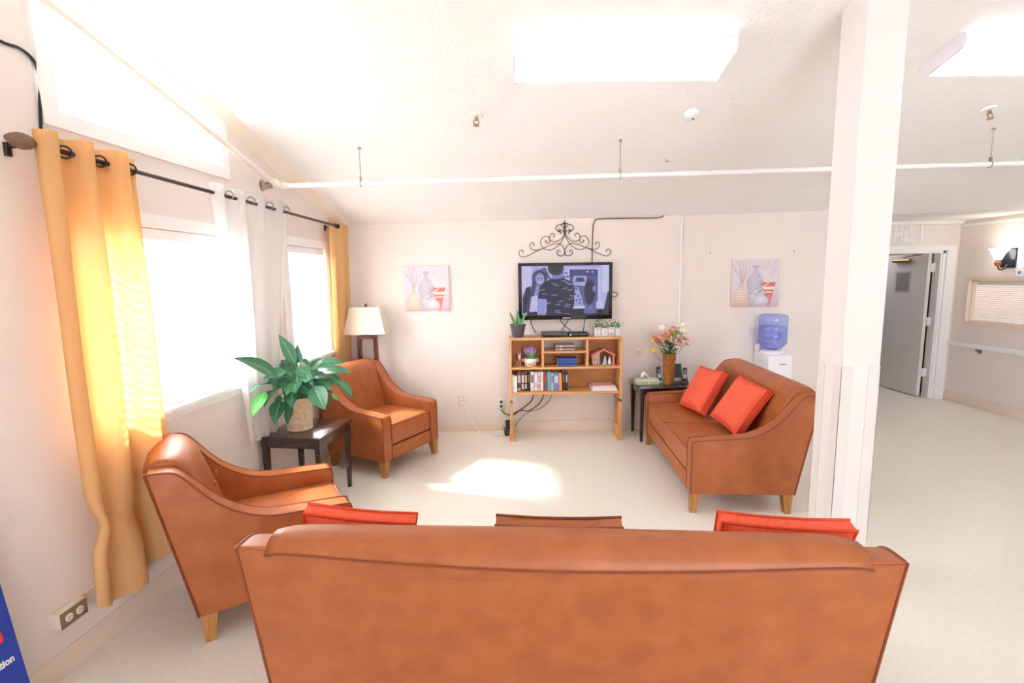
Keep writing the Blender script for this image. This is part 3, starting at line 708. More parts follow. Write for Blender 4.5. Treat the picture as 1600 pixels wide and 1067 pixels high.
# ------------------------------------------------------------------ canvases
def canvas(label, x, z, w, h, al):
    t = thing('canvas_print', label, 'picture', (x, Yb(x)-.001, z), -.0115, 'vase pictures on the back wall')
    b = B(); b.bx(-w/2, w/2, -.028, 0, -h/2, h/2, .003); b.build('canvas', M('canvas_edge', (222, 208, 204), .8), t)
    p = Paint(130, 130, (236, 226, 236)); p.ell(.2, .95, .5, .25, (214, 184, 184), .6, .9); p.ell(.85, 1.0, .4, .3, (206, 180, 196), .5, .9)
    for x0, y0, x1, y1 in ((.20, .48, .02, .12), (.21, .48, .10, .02), (.21, .48, .16, .04), (.22, .48, .22, .02), (.22, .48, .30, .10), (.23, .48, .38, .16), (.20, .48, .05, .2), (.19, .48, .14, .2), (.24, .48, .28, .2)): p.line([(x0, y0), ((x0+x1)/2+.01, (y0+y1)/2), (x1, y1)], .006, (176, 138, 132), .6)
    # tall grey vase
    p.poly([(.40, .12), (.58, .12), (.53, .22), (.55, .28), (.64, .36), (.68, .48), (.62, .75), (.58, 1), (.38, 1), (.35, .75), (.31, .5), (.33, .40), (.43, .29), (.45, .22)], (198, 190, 210)); p.ell(.47, .45, .09, .22, (228, 220, 230), .7, .8); p.poly([(.58, .5), (.66, .5), (.6, 1), (.52, 1)], (168, 156, 180), .5)
    # red vase
    p.poly([(.64, .485), (.92, .485), (.86, .75), (.80, 1), (.70, 1), (.68, .72)], (226, 122, 122)); p.poly([(.67, .575), (.90, .575), (.885, .635), (.68, .635)], (250, 240, 214)); p.poly([(.69, .68), (.865, .68), (.855, .71), (.70, .71)], (246, 226, 206)); p.line([(.80, .74), (.76, .98)], .03, (238, 156, 152), .6)
    # round cream vase with zigzags
    p.poly([(.15, .50), (.25, .50), (.235, .55), (.27, .62), (.34, .68), (.375, .78), (.35, .90), (.30, 1), (.11, 1), (.06, .90), (.03, .78), (.07, .68), (.14, .60), (.165, .55)], (232, 196, 180)); p.ell(.2, .72, .1, .12, (250, 238, 226), .8, .8)
    for k in range(6):
        y = .67+.052*k; p.line([(.05+.055*i, y+(.022 if i % 2 else 0)) for i in range(7) if .05+.055*i < .37], .008, (255, 246, 224), .9); p.line([(.05+.055*i, y+.024+(.022 if i % 2 else 0)) for i in range(6)], .005, (190, 128, 108), .5)
    # small white pot
    p.poly([(.55, .70), (.70, .70), (.69, .76), (.76, .80), (.79, .88), (.76, .95), (.70, 1), (.52, 1), (.46, .95), (.45, .88), (.48, .80), (.56, .76)], (208, 206, 222)); p.ell(.62, .84, .09, .07, (244, 242, 252), .8, .8)
    for P in (((.5, .70), (.6, .62), (.72, .52)), ((.6, .25), (.7, .30), (.75, .24)), ((.6, .36), (.75, .38), (.82, .44)), ((.56, .42), (.68, .42), (.76, .5)), ((.66, .6), (.74, .53), (.92, .34)), ((.8, .45), (.9, .43), (.98, .43)), ((.4, .82), (.46, .72), (.5, .66)), ((.39, .76), (.48, .78), (.52, .76)), ((.42, .88), (.46, .80), (.45, .74))): p.line(P, .011, (252, 244, 220), .9)
    for P in (((.66, .2), (.62, .05)), ((.70, .2), (.78, .05)), ((.84, .2), (.9, .04)), ((.8, .32), (.95, .18)), ((.75, .5), (.84, .34))): p.line(P, .006, (190, 160, 150), .6)
    p.poly([(0, .93), (1, .93), (1, 1), (0, 1)], (204, 168, 164), .3)
    p.a *= .93
    p.obj('print', print_mat('print_'+al, 0), w-.004, h-.004, t, (0, -.0285, 0))
canvas('square vase picture hanging between the corner lamp and the television', -.846, 1.542, .462, .468, 'a')
canvas('square vase picture hanging above the water cooler', 2.56, 1.55, .495, .488, 'b')

# ------------------------------------------------------------------ bookcase stand
BX, BY = 0.0, 4.85
t = thing('bookcase', 'honey oak bookcase on slotted trestle legs under the television', 'bookcase', (BX, BY, 0))
Wb, Dp = 1.125, .25
b = B(); b.bx(0, Wb, 0, Dp, 1.026, 1.05, .006); b.build('top_board', wood, t)
for x in (0, Wb-.024):
    b = B(); b.bx(x, x+.024, .004, Dp, .478, 1.026, .003); b.build('side_panel', wood, t)
for z in (.478, .733):
    b = B(); b.bx(.024, Wb-.024, .002, Dp, z, z+.022, .002); b.build('shelf', wood, t)
for x in (.322, .765):
    b = B(); b.bx(x, x+.022, .006, Dp, .755, 1.026, .002); b.build('divider', wood, t)
b = B(); b.bx(.344, .765, .006, Dp, .893, .911, .002); b.build('middle_shelf', wood, t)
b = B(); b.bx(.024, Wb-.024, Dp-.008, Dp, .50, .733); b.bx(.024, .322, Dp-.008, Dp, .755, 1.026); b.bx(.787, Wb-.024, Dp-.008, Dp, .755, 1.026); b.bx(.344, .765, Dp-.008, Dp, .755, .893); b.build('rear_panel', woodd, t, smooth=0)
for x, xs in ((.0, 1), (Wb-.03, -1)):
    b = B()
    for y0, y1 in ((.0, .065), (.112, .135), (.185, .235)): b.bx(x+.002, x+.028, y0, y1, .11, .42)
    b.bx(x+.002, x+.028, .0, .235, .40, .478); b.bx(x+.002, x+.028, .0, .235, .07, .115)
    b.prism([(.03, .14), (.22, .14), (.25, .07), (.0, .07)], lambda y, z: (x-.004, y, z), lambda y, z: (x+.034, y, z)); b.build('leg', wood, t, smooth=0)
    b = B(); b.bx(x-.012, x+.042, -.015, .27, 0.0, .03, .003); b.bx(x-.006, x+.036, .0, .255, .03, .072, .003); b.build('foot', wood, t, smooth=0)

def px(c): return (780+c/8.892-797)*.00635
# (start, end, top, spine colour, mark colour or None, label, push)
books = [(163, 185, 636, (244, 242, 238), None, 'slim white book at the outer end of the book row', .0), (187, 212, 652, (240, 238, 228), None, 'second slim white book from the outer end of the row', .0), (214, 240, 656, (246, 244, 238), None, 'off-white book standing beside the thick dark grey book', .0),
  (245, 297, 612, (92, 86, 84), (206, 200, 196), 'thick dark grey book with a pale foot band', .05), (300, 343, 612, (150, 60, 62), (220, 214, 210), 'book with a red and grey spine', .05), (346, 386, 612, (44, 40, 38), (206, 182, 150), 'black book with a tan title panel', .05), (388, 426, 606, (34, 32, 34), (142, 90, 84), 'tall black book standing before the thick white one', .05),
  (430, 481, 608, (244, 244, 242), (110, 110, 112), 'thick white book with a dark title', .05), (484, 530, 610, (196, 206, 206), (240, 240, 240), 'pale grey-green book with a white foot', .05), (535, 571, 614, (246, 240, 238), (226, 130, 140), 'white book with a pink stripe', .05), (574, 615, 612, (240, 232, 212), (214, 200, 170), 'cream book with a plain spine', .05),
  (619, 665, 610, (106, 80, 74), (196, 60, 66), 'brown book with red lettering and a white foot', .05), (667, 719, 612, (92, 172, 186), None, 'teal book standing near the middle of the row', .05), (721, 761, 630, (206, 184, 184), (140, 120, 126), 'mottled pinkish grey book', .05), (763, 829, 632, (86, 128, 202), (176, 204, 240), 'wide sky blue book', .05), (831, 875, 630, (242, 146, 44), None, 'bright orange book standing beside the black one', .05), (878, 924, 612, (36, 34, 40), (90, 90, 100), 'black book between the orange and the green-marked one', .05), (927, 957, 620, (40, 40, 38), (196, 214, 150), 'dark book with a pale green panel at the inner end of the row', .05)]
for i, (a, c, top, col, mk, lab, push) in enumerate(books):
    x0, x1 = px(a)+.012, px(c)+.0115
    x0 = max(x0, .0255)
    ht = max(.15, .20-(top-606)*.0007); w = x1-x0-.0012; dp = .15-.02*((i*7) % 3)/2
    t = thing('book', lab, 'book', (BX+x0+w/2, BY+.012+push, .5005), 0, 'books on the lower shelf')
    cm = M('book_cover_%d' % i, col, .5, .05, 30)
    b = B(); b.bx(-w/2, w/2, 0, dp, 0, ht, .002, 1); b.build('cover', cm, t, smooth=0)
    b = B(); b.bx(-w/2+.0025, w/2-.0025, .006, dp-.003, ht-.003, ht+.0006); b.build('pages', M('paper', (238, 230, 212), .8), t, smooth=0)
    if mk:
        mm = M('book_mark_%d' % i, mk, .6)
        zs = [(ht*.45, ht*.85)]+([(.008, .035)] if i in (3, 8, 11) else [])+([(ht*.12, ht*.38)] if i in (4, 5, 9) else [])
        for z0, z1 in zs:
            b = B(); b.bx(-w/2+.004, w/2-.004, -.0006, .001, z0, z1); b.build('title_panel', mm, t, smooth=0)
def flat_book(lab, x, y, z, w, d, h, col, rz=0., name='book', cat='book', group=None, pages=True, edge=(240, 238, 232)):
    t = thing(name, lab, cat, (BX+x, BY+y, z), rz, group); cm = M('cover_%d_%d_%d' % col, col, .4, .04, 20)
    b = B(); b.bx(-w/2, w/2, -d/2, d/2, 0, .003); b.bx(-w/2, w/2, -d/2, d/2, h-.003, h); b.bx(-w/2, w/2, -d/2, -d/2+.003 if not pages else -d/2+.0005, 0, h) if not pages else b.bx(-w/2, -w/2+.003, -d/2, d/2, 0, h); b.build('cover', cm, t, smooth=0)
    b = B(); b.bx(-w/2+.004, w/2-.003, -d/2+.004, d/2-.004, .003, h-.003); b.build('pages', M('edge_%d_%d_%d' % edge, edge, .7), t, smooth=0); return t
for k, lab in enumerate(('lowest blue book of the flat stack in the middle compartment', 'blue book in the middle of the flat stack', 'topmost blue book of the flat stack in the middle compartment')):
    flat_book(lab, .575+.002*k, .10, .7555+.0275*k, .19, .13, .027, (50, 82, 168), .0, group='flat blue books', pages=False)
for k, lab in enumerate(('lower brown disc case on the small middle shelf', 'upper brown disc case on the small middle shelf')):
    t = thing('disc_case', lab, 'disc case', (BX+.555, BY+.11, .9115+.032*k), 0, 'disc cases')
    b = B(); b.bx(-.095, .095, -.07, .07, 0, .031, .002, 1); b.build('case', M('case_brown', (112, 84, 76), .3), t, smooth=0)
    b = B(); b.bx(-.094, .094, -.0712, -.069, .012, .020); b.bx(-.045, -.030, -.0714, -.069, .006, .026); b.build('label_strip', M('case_label', (214, 200, 192), .5), t, smooth=0)
for k, (lab, col) in enumerate((('white-edged magazine at the bottom of the shelf pile', (238, 238, 246)), ('white magazine in the middle of the shelf pile', (232, 226, 236)), ('picture-covered magazine on top of the shelf pile', (226, 196, 190)))):
    flat_book(lab, .955-.006*k, .125, .5005+.0175*k, .255-.01*k, .19, .017, col, .03*k, 'magazine', 'magazine', 'magazines on the lower shelf')

# disc player and receiver on the shelf top
t = thing('disc_player', 'flat black disc player on top of the bookcase', 'disc player', (.455, BY+.115, 1.0505))
b = B(); b.bx(-.128, .128, -.09, .09, .004, .046, .004); b.build('body', black, t)
b = B(); b.bx(-.12, .05, -.0915, -.089, .028, .036); b.cyl((.105, -.089, .028), (.105, -.0925, .028), .006, seg=10); b.build('tray', grey, t)
b = B(); [b.cyl((x, y, 0), (x, y, .005), .008, seg=8) for x in (-.1, .1) for y in (-.07, .07)]; b.build('foot', grey, t)
t = thing('receiver_box', 'rounded black receiver with a blue light beside the disc player', 'receiver', (.69, BY+.11, 1.0505))
b = B(); b.bx(-.095, .10, -.075, .075, 0, .044, .016, 4); b.build('body', black, t)
b = B(); b.bx(-.085, -.073, -.0765, -.074, .016, .026); b.build('indicator', M('blue_led', (80, 140, 255), .4, emit=3), t)

# ------------------------------------------------------------------ leaves
def leaf_bm(b, base, tip, wid, sag=.12, fold=.15, nu=7, nv=4, up=Vector((0, 0, 1)), uvl=None, tw=0.):
    base, tip = Vector(base), Vector(tip); d = tip-base; Ln = d.length; d.normalize()
    sd_ = d.cross(up)
    if sd_.length < .05: sd_ = d.cross(Vector((0, 1, 0)))
    sd_.normalize(); sd_ = Matrix.Rotation(tw, 3, d) @ sd_; nr = sd_.cross(d); nr.normalize()
    def f(u, v):
        wv = (v-.5)*2; wd = wid/2*(math.sin(PI*min(1, u**.75*.97+.03))**.85)*(1-.15*u)
        return base+d*(Ln*u)+sd_*(wd*wv)+nr*(sag*Ln*math.sin(PI*u)-fold*wd*(1-abs(wv))+.012*wid*math.sin(14*u)*wv)
    g = [[b.bm.verts.new(f(i/nu, j/nv)) for j in range(nv+1)] for i in range(nu+1)]
    uv = b.bm.loops.layers.uv.get('uv') or b.bm.loops.layers.uv.new('uv')
    for i in range(nu):
        for j in range(nv):
            fc = b.bm.faces.new([g[i][j], g[i+1][j], g[i+1][j+1], g[i][j+1]])
            for lp, (a, c) in zip(fc.loops, ((i, j), (i+1, j), (i+1, j+1), (i, j+1))): lp[uv].uv = (a/nu, c/nv)
def leaf_material(name, c1, c2, rough=.3, trans=.0):
    m = M(name, c1, rough, .15, 12); nt = m.node_tree; N = nt.nodes; Lk = nt.links; pb = N['Principled BSDF']
    uv = N.new('ShaderNodeUVMap'); uv.uv_map = 'uv'; sx = N.new('ShaderNodeSeparateXYZ'); Lk.new(uv.outputs[0], sx.inputs[0])
    def mt(op, a, b_=None):
        n = N.new('ShaderNodeMath'); n.operation = op
        for i, v in enumerate((a, b_)):
            if v is None: continue
            if isinstance(v, (int, float)): n.inputs[i].default_value = v
            else: Lk.new(v, n.inputs[i])
        return n.outputs[0]
    ab = mt('ABSOLUTE', mt('SUBTRACT', sx.outputs[1], .5))
    fr = mt('FRACT', mt('SUBTRACT', mt('MULTIPLY', sx.outputs[0], 11), mt('MULTIPLY', ab, 5)))
    vein = mt('LESS_THAN', fr, .22); mid = mt('LESS_THAN', ab, .03); v = mt('MAXIMUM', mt('MULTIPLY', vein, .45), mid)
    mx = N.new('ShaderNodeMixRGB'); Lk.new(v, mx.inputs[0]); Lk.new(pb.inputs['Base Color'].links[0].from_socket, mx.inputs[1]); mx.inputs[2].default_value = (*lin(c2), 1)
    Lk.new(mx.outputs[0], pb.inputs['Base Color']); return m
lilym = leaf_material('lily_leaf', (46, 112, 78), (128, 176, 140)); lilyb = leaf_material('bright_lily_leaf', (84, 176, 84), (150, 214, 130))

# grey pot with a snake plant
t = thing('snake_plant', 'small snake plant in a charcoal pot on the bookcase corner', 'potted plant', (.092, BY+.105, 1.0505))
b = B(); b.lathe([(0, 0), (.052, 0), (.055, .004), (.076, .112), (.082, .114), (.082, .128), (.074, .128), (.070, .112), (.0, .105)], seg=28); b.build('pot', M('charcoal_pot', (84, 80, 86), .6, .05), t)
for (bx_, by_, tx, ty, tz, w_) in ((-.012, 0, -.085, -.01, .26, .034), (.0, .012, .0, .02, .275, .04), (.012, 0, .085, -.01, .245, .034), (.0, -.012, .025, -.03, .20, .03)):
    b = B(); leaf_bm(b, (bx_, by_, .10), (tx, ty, tz), w_, -.05, .4, up=Vector((0, -1, .1))); b.build('leaf', leaf_material('snake_leaf', (70, 142, 72), (206, 218, 150), .35) if 'snake_leaf' not in MATS else MATS['snake_leaf'], t, smooth=180)

# planter with four lettered boards
t = thing('word_planter', 'grey board planter spelling HOME with bushy greenery', 'planter', (.985, BY+.085, 1.0505))
gw = M('grey_board', (196, 190, 188), .7, .10, 14, grain=(10, 10, 2))
lt = M('letter_paint', (232, 228, 226), .6)
for i, chh in enumerate('HOME'):
    x = -.105+.07*i
    b = B(); b.bx(x-.033, x+.033, -.045, -.036, 0, .084+.006*((i+1) % 2), .001, 1); pc = b.build('board', gw, t, smooth=0)
    text_obj(chh, 'letter', lt, .078, pc, (x-(.026 if chh != 'M' else .031), -.0455, .014), (PI/2, 0, 0), sx=.88 if chh != 'M' else .82, depth=.0015, bold=.002)
b = B(); b.bx(-.138, .138, .036, .045, 0, .078); b.bx(-.138, -.130, -.036, .036, 0, .078); b.bx(.130, .138, -.036, .036, 0, .078); b.bx(-.13, .13, -.036, .036, .0, .062); b.build('box', gw, t, smooth=0)
b = B(); R_ = random.Random(5)
for i in range(230):
    c = (R_.choice((-.105, -.04, .035, .10))+R_.gauss(0, .024), R_.gauss(0, .018), .075+abs(R_.gauss(0, .032))); dr = Vector((R_.gauss(0, 1), R_.gauss(0, 1), R_.gauss(.6, .7))).normalized()
    leaf_bm(b, c, Vector(c)+dr*.024, .016, .1, .1, 3, 2)
o = b.build('greenery', M('planter_green', (96, 150, 100), .5, .35, 60), t, smooth=180); o['kind'] = 'stuff'

# lavender pot
t = thing('lavender_pot', 'little artificial lavender in a two-tone round pot on the upper shelf', 'potted plant', (.213, BY+.09, .7555))
b = B(); b.lathe([(.0, .0), (.054, .0), (.060, .008), (.062, .045), (.0, .045)], seg=24); b.build('pot', M('pot_beige', (222, 198, 172), .6), t)
b = B(); b.lathe([(.0625, .044), (.064, .08), (.058, .08), (.055, .06), (0, .06)], seg=24); b.torus((.072, 0, .06), .012, .004, 'y', 12); b.torus((-.072, 0, .06), .012, .004, 'y', 12); b.build('rim', M('pot_white', (236, 234, 236), .5), t)
b = B(); b.tube(catmull([(-.03, -.0615, .022), (-.018, -.0625, .03), (-.008, -.063, .018), (.004, -.0632, .028), (.016, -.0628, .02), (.032, -.0612, .026)], 4), .0018, 5); b.build('script_mark', M('brown_ink', (120, 90, 70), .6), t)
b = B()
for i in range(130):
    a = R_.uniform(0, 2*PI); r0 = R_.uniform(0, .04); r1 = r0+R_.uniform(.015, .05); z1 = .075+R_.uniform(.02, .085)
    leaf_bm(b, (r0*math.cos(a), r0*math.sin(a), .07), (r1*math.cos(a+R_.gauss(0, .2)), r1*math.sin(a), z1), .012, .1, .1, 4, 2)
o = b.build('leaves', M('lavender_green', (126, 186, 112), .5, .3, 50), t, smooth=180); o['kind'] = 'stuff'
sp = None
for i in range(16):
    a = 2*PI*i/16*2.6; r = .012+.0028*i; x, y, z = r*math.cos(a), r*math.sin(a), .115+.03*math.cos(r*22)+.02
    if sp is None:
        b = B(); b.lathe([(0, -.03), (.006, -.025), (.0085, -.008), (.007, .012), (.003, .025), (0, .028)], seg=8); sp = b.build('bloom', M('lavender_bloom', (172, 136, 196), .7, .2, 60), t, (x, y, z), (-y*8, x*8, 0))
    else: share(sp, 'bloom', t, (x, y, z), (-y*9, x*9, 0))

# figurines beside it
def fig(label, x, y, body, accents, s=1.):
    t = thing('figurine', label, 'figurine', (x, y, .7555), 0, 'animal figurines'); t.scale = (s, s, s)
    b = B(); b.ball((0, 0, .062), .022, 14, (1, .8, 1.1)); b.build('body', M('fig_'+body, *{'red': ((226, 84, 58), .4), 'teal': ((90, 130, 150), .4)}[body]), t)
    b = B(); b.ball((.006, -.004, .098), .016, 12, (1, .9, 1.15)); b.lathe([(.016, 0), (.012, .02), (0, .02)], (.003, -.002, .072), 10)
    for sx in (-1, 1): b.tube([(.004+sx*.008, 0, .108), (.002+sx*.011, 0, .128), (.0+sx*.012, 0, .148)], [.004, .0045, .0012], 6)
    b.build('head', M('fig_'+accents, *{'white': ((240, 226, 220), .5), 'yellow': ((226, 196, 90), .5)}[accents]), t)
    for sx in (-1, 1):
        b = B(); b.cyl((sx*.012, 0, .0), (sx*.012, 0, .05), .009, .008, 10); b.build('leg', M('fig_leg', (196, 150, 150), .5), t)
    b = B(); b.ball((.010, -.019, .101), .0028, 6); b.ball((.02, -.012, .100), .0028, 6); b.build('eye', black, t)
fig('long-eared red and white animal figurine beside the lavender pot', .098, BY+.10, 'red', 'white')
fig('tiny dark figurine with a yellow head in the shelf corner', .058, BY+.13, 'teal', 'yellow', .48)

# toy stable with little figures
t = thing('toy_stable', 'open toy stable with a pink gabled roof on the upper shelf', 'toy stable', (.945, BY+.11, .7555))
pk = M('stable_pink', (226, 140, 116), .6, .08)
for s in (-1, 1):
    b = B(); b.prism([(0, .150), (s*.125, .092), (s*.125, .104), (0, .164)], lambda x, z: (x, -.055, z), lambda x, z: (x, .055, z)); b.build('roof', pk, t, smooth=0)
    b = B(); b.bx(s*.102-.006, s*.102+.006, -.05, -.038, 0, .105); b.build('post', pk, t, smooth=0)
b = B(); b.prism([(-.102, 0), (-.02, 0), (-.02, .146), (-.102, .104)], lambda x, z: (x, .045, z), lambda x, z: (x, .05, z)); b.build('pale_wall', M('stable_pale', (214, 208, 196), .7), t, smooth=0)
b = B(); b.prism([(-.02, 0), (.102, 0), (.102, .104), (0, .152), (-.02, .146)], lambda x, z: (x, .045, z), lambda x, z: (x, .05, z)); b.build('brown_wall', M('stable_brown', (120, 84, 58), .7), t, smooth=0)
b = B(); b.bx(-.118, .118, -.058, .055, -.0, .004); b.build('floor_board', M('stable_floor', (176, 140, 110), .7), t, smooth=0)
figs = [('robed white figure with bowed head in the toy stable', -.078, -.02, .058, (238, 232, 226)), ('small kneeling pink figure in the toy stable', -.045, -.035, .036, (216, 168, 150)), ('tiny white figure at the front of the toy stable', .0, -.042, .026, (244, 240, 238)), ('tall grey-blue robed figure in the toy stable', .026, .0, .082, (196, 204, 214)), ('tall white robed figure beside the toy stable post', .072, .0, .076, (228, 232, 240)), ('brown animal lying in the toy stable', -.02, -.01, .03, (150, 104, 84))]
for lab, x, y, h_, col in figs:
    f = thing('stable_figure', lab, 'figurine', (.945+x, BY+.11+y, .7598), 0, 'toy stable figures')
    b = B(); b.lathe([(0, 0), (h_*.26, 0), (h_*.24, h_*.3), (h_*.15, h_*.7), (h_*.08, h_*.78), (0, h_*.78)], seg=12); b.build('robe', M('robe_%d' % col[0], col, .6), f)
    b = B(); b.ball((0, 0, h_*.86), h_*.14, 10); b.build('head', M('fig_skin', (226, 186, 164), .6), f)

# cords under the bookcase, power strip, outlets
for lab, P, m_, r_ in (('thick dark cord sloping from the bookcase to its outer leg', [(.30, 5.13, .50), (.25, 5.14, .40), (.22, 5.14, .33), (.10, 5.13, .24), (.02, 5.14, .19), (-.05, 5.15, .205), (-.10, 5.17, .245)], bc, .0062), ('dark cord bending under the middle of the bookcase', [(.38, 5.13, .50), (.36, 5.14, .40), (.31, 5.14, .31), (.20, 5.14, .235), (.12, 5.14, .24), (.03, 5.13, .20), (.018, 5.11, .10), (.015, 5.10, .068)], bc, .0055), ('thin beige cord drooping under the bookcase', [(.47, 5.14, .50), (.43, 5.15, .36), (.33, 5.15, .26), (.2, 5.15, .22), (.10, 5.14, .14), (.05, 5.12, .068)], M('tan_cord', (150, 124, 98), .5), .004)):
    cable(lab, P, r_, m_, 'power_cable', 'cord')
t = thing('power_strip', 'black power adapter block on the floor by the bookcase leg', 'power strip', (-.022, 5.09, 0), .1)
b = B(); b.bx(-.04, .04, -.07, .06, .0, .065, .01); b.prism([(-.05, .06), (.05, .06), (.045, .14), (.0, .12)], lambda y, z: (-.025, y, z), lambda y, z: (.025, y, z)); b.build('block', M('dark_purple_plastic', (46, 38, 50), .4), t)
b = B(); b.bx(-.03, .03, -.072, -.068, .03, .045); b.build('socket_face', grey, t)
def outlet(label, x, z, m_, plug=None, w=.072, h=.115):
    t = thing('wall_outlet', label, 'outlet', (x, Yb(x)-.0005, z), 0, 'outlets on the back wall')
    b = B(); b.bx(-w/2, w/2, -.006, 0, -h/2, h/2, .002); b.build('plate', m_, t)
    for dz in (.024, -.024):
        b = B(); b.bx(-.016, .016, -.009, -.006, dz-.014, dz+.014, .004); b.build('socket', ivory, t)
        if plug: b = B(); b.bx(-.014, .014, -.034, -.0092, dz-.013, dz+.013, .005); b.build('plug', plug, t)
    return t
outlet('white outlet with black plugs beside the bookcase leg', -.093, .30, white, black)
outlet('beige outlet blending into the wall near the corner armchair', -.522, .335, M('beige_plate', (226, 208, 196), .5))
t = thing('green_tag', 'bright green plug tag hanging beneath the white outlet', 'tag', (-.085, 5.17, .243)); b = B(); b.ball((0, 0, 0), .018, 10, (1, .6, 1)); b.build('tag', M('lime', (128, 226, 60), .5), t)
cable('white cord from the beige outlet to a coil on the floor', [(-.51, 5.185, .33), (-.48, 5.17, .30), (-.455, 5.165, .24), (-.43, 5.165, .15), (-.36, 5.15, .05), (-.30, 5.12, .012), (-.20, 5.07, .007), (-.12, 5.08, .007), (-.10, 5.12, .007), (-.16, 5.14, .007), (-.22, 5.11, .007), (-.19, 5.04, .007), (-.10, 5.02, .007), (-.05, 5.08, .007), (-.1, 5.15, .012), (-.08, 5.17, .10), (-.035, 5.175, .2), (-.01, 5.175, .27)], .006, rope, 'white_cable', 'cord')
t = thing('wall_jack', 'round ivory jack cover on the wall above the tissue box', 'jack cover', (1.365, Yb(1.365)-.0005, .848))
b = B(); b.lathe([(0, 0), (.036, 0), (.036, .004), (.03, .008), (0, .009)], (0, 0, 0), 24, (PI/2, 0, 0)); b.build('cover', ivory, t)
b = B(); b.cyl((.0, -.008, 0), (0, -.011, 0), .005, seg=8); b.build('screw', brass, t)
b = B(); b.cyl((1.785, Yb(1.785)-.013, .115), (1.785, Yb(1.785)-.013, 2.24), .0125, seg=12); tag(b.build('wall_conduit', white), 'white vertical conduit on the back wall behind the flowers', 'conduit')
for k, (x, z) in enumerate(((2.09, 1.87), (2.95, 1.87))):
    b = B(); b.cyl((x, Yb(x), z), (x, Yb(x)-.008, z), .006, seg=8); tag(b.build('wall_screw', iron), ('small screw in the wall between conduit and vase picture', 'small screw in the wall between vase picture and column')[k], 'screw', 'screws in the wall')

# ------------------------------------------------------------------ dark tables
def side_table(label, loc, rz, w, d, zt, group):
    t = thing('side_table', label, 'side table', (*loc, 0), rz, group)
    b = B(); b.bx(-w/2, w/2, -d/2, d/2, zt-.022, zt, .006); b.build('table_top', dark, t)
    for (x0, x1, y0, y1) in ((-w/2+.03, w/2-.03, -d/2+.022, -d/2+.04), (-w/2+.03, w/2-.03, d/2-.04, d/2-.022), (-w/2+.022, -w/2+.04, -d/2+.03, d/2-.03), (w/2-.04, w/2-.022, -d/2+.03, d/2-.03)):
        b = B(); b.bx(x0, x1, y0, y1, zt-.085, zt-.022); b.build('apron', dark, t, smooth=0)
    for sx in (-1, 1):
        for sy in (-1, 1):
            b = B(); b.box((sx*(w/2-.034), sy*(d/2-.034), (zt-.022)/2), (.042, .042, zt-.022), taper=.6); b.build('leg', dark, t, smooth=0)
    return t
side_table('dark wooden side table under the leafy plant between the armchairs', (-1.522, 3.628), math.radians(-8.2), .47, .50, .55, 'dark side tables')
side_table('dark wooden end table against the wall by the small sofa', (1.545, 4.955), 0, .55, .42, .56, 'dark side tables')

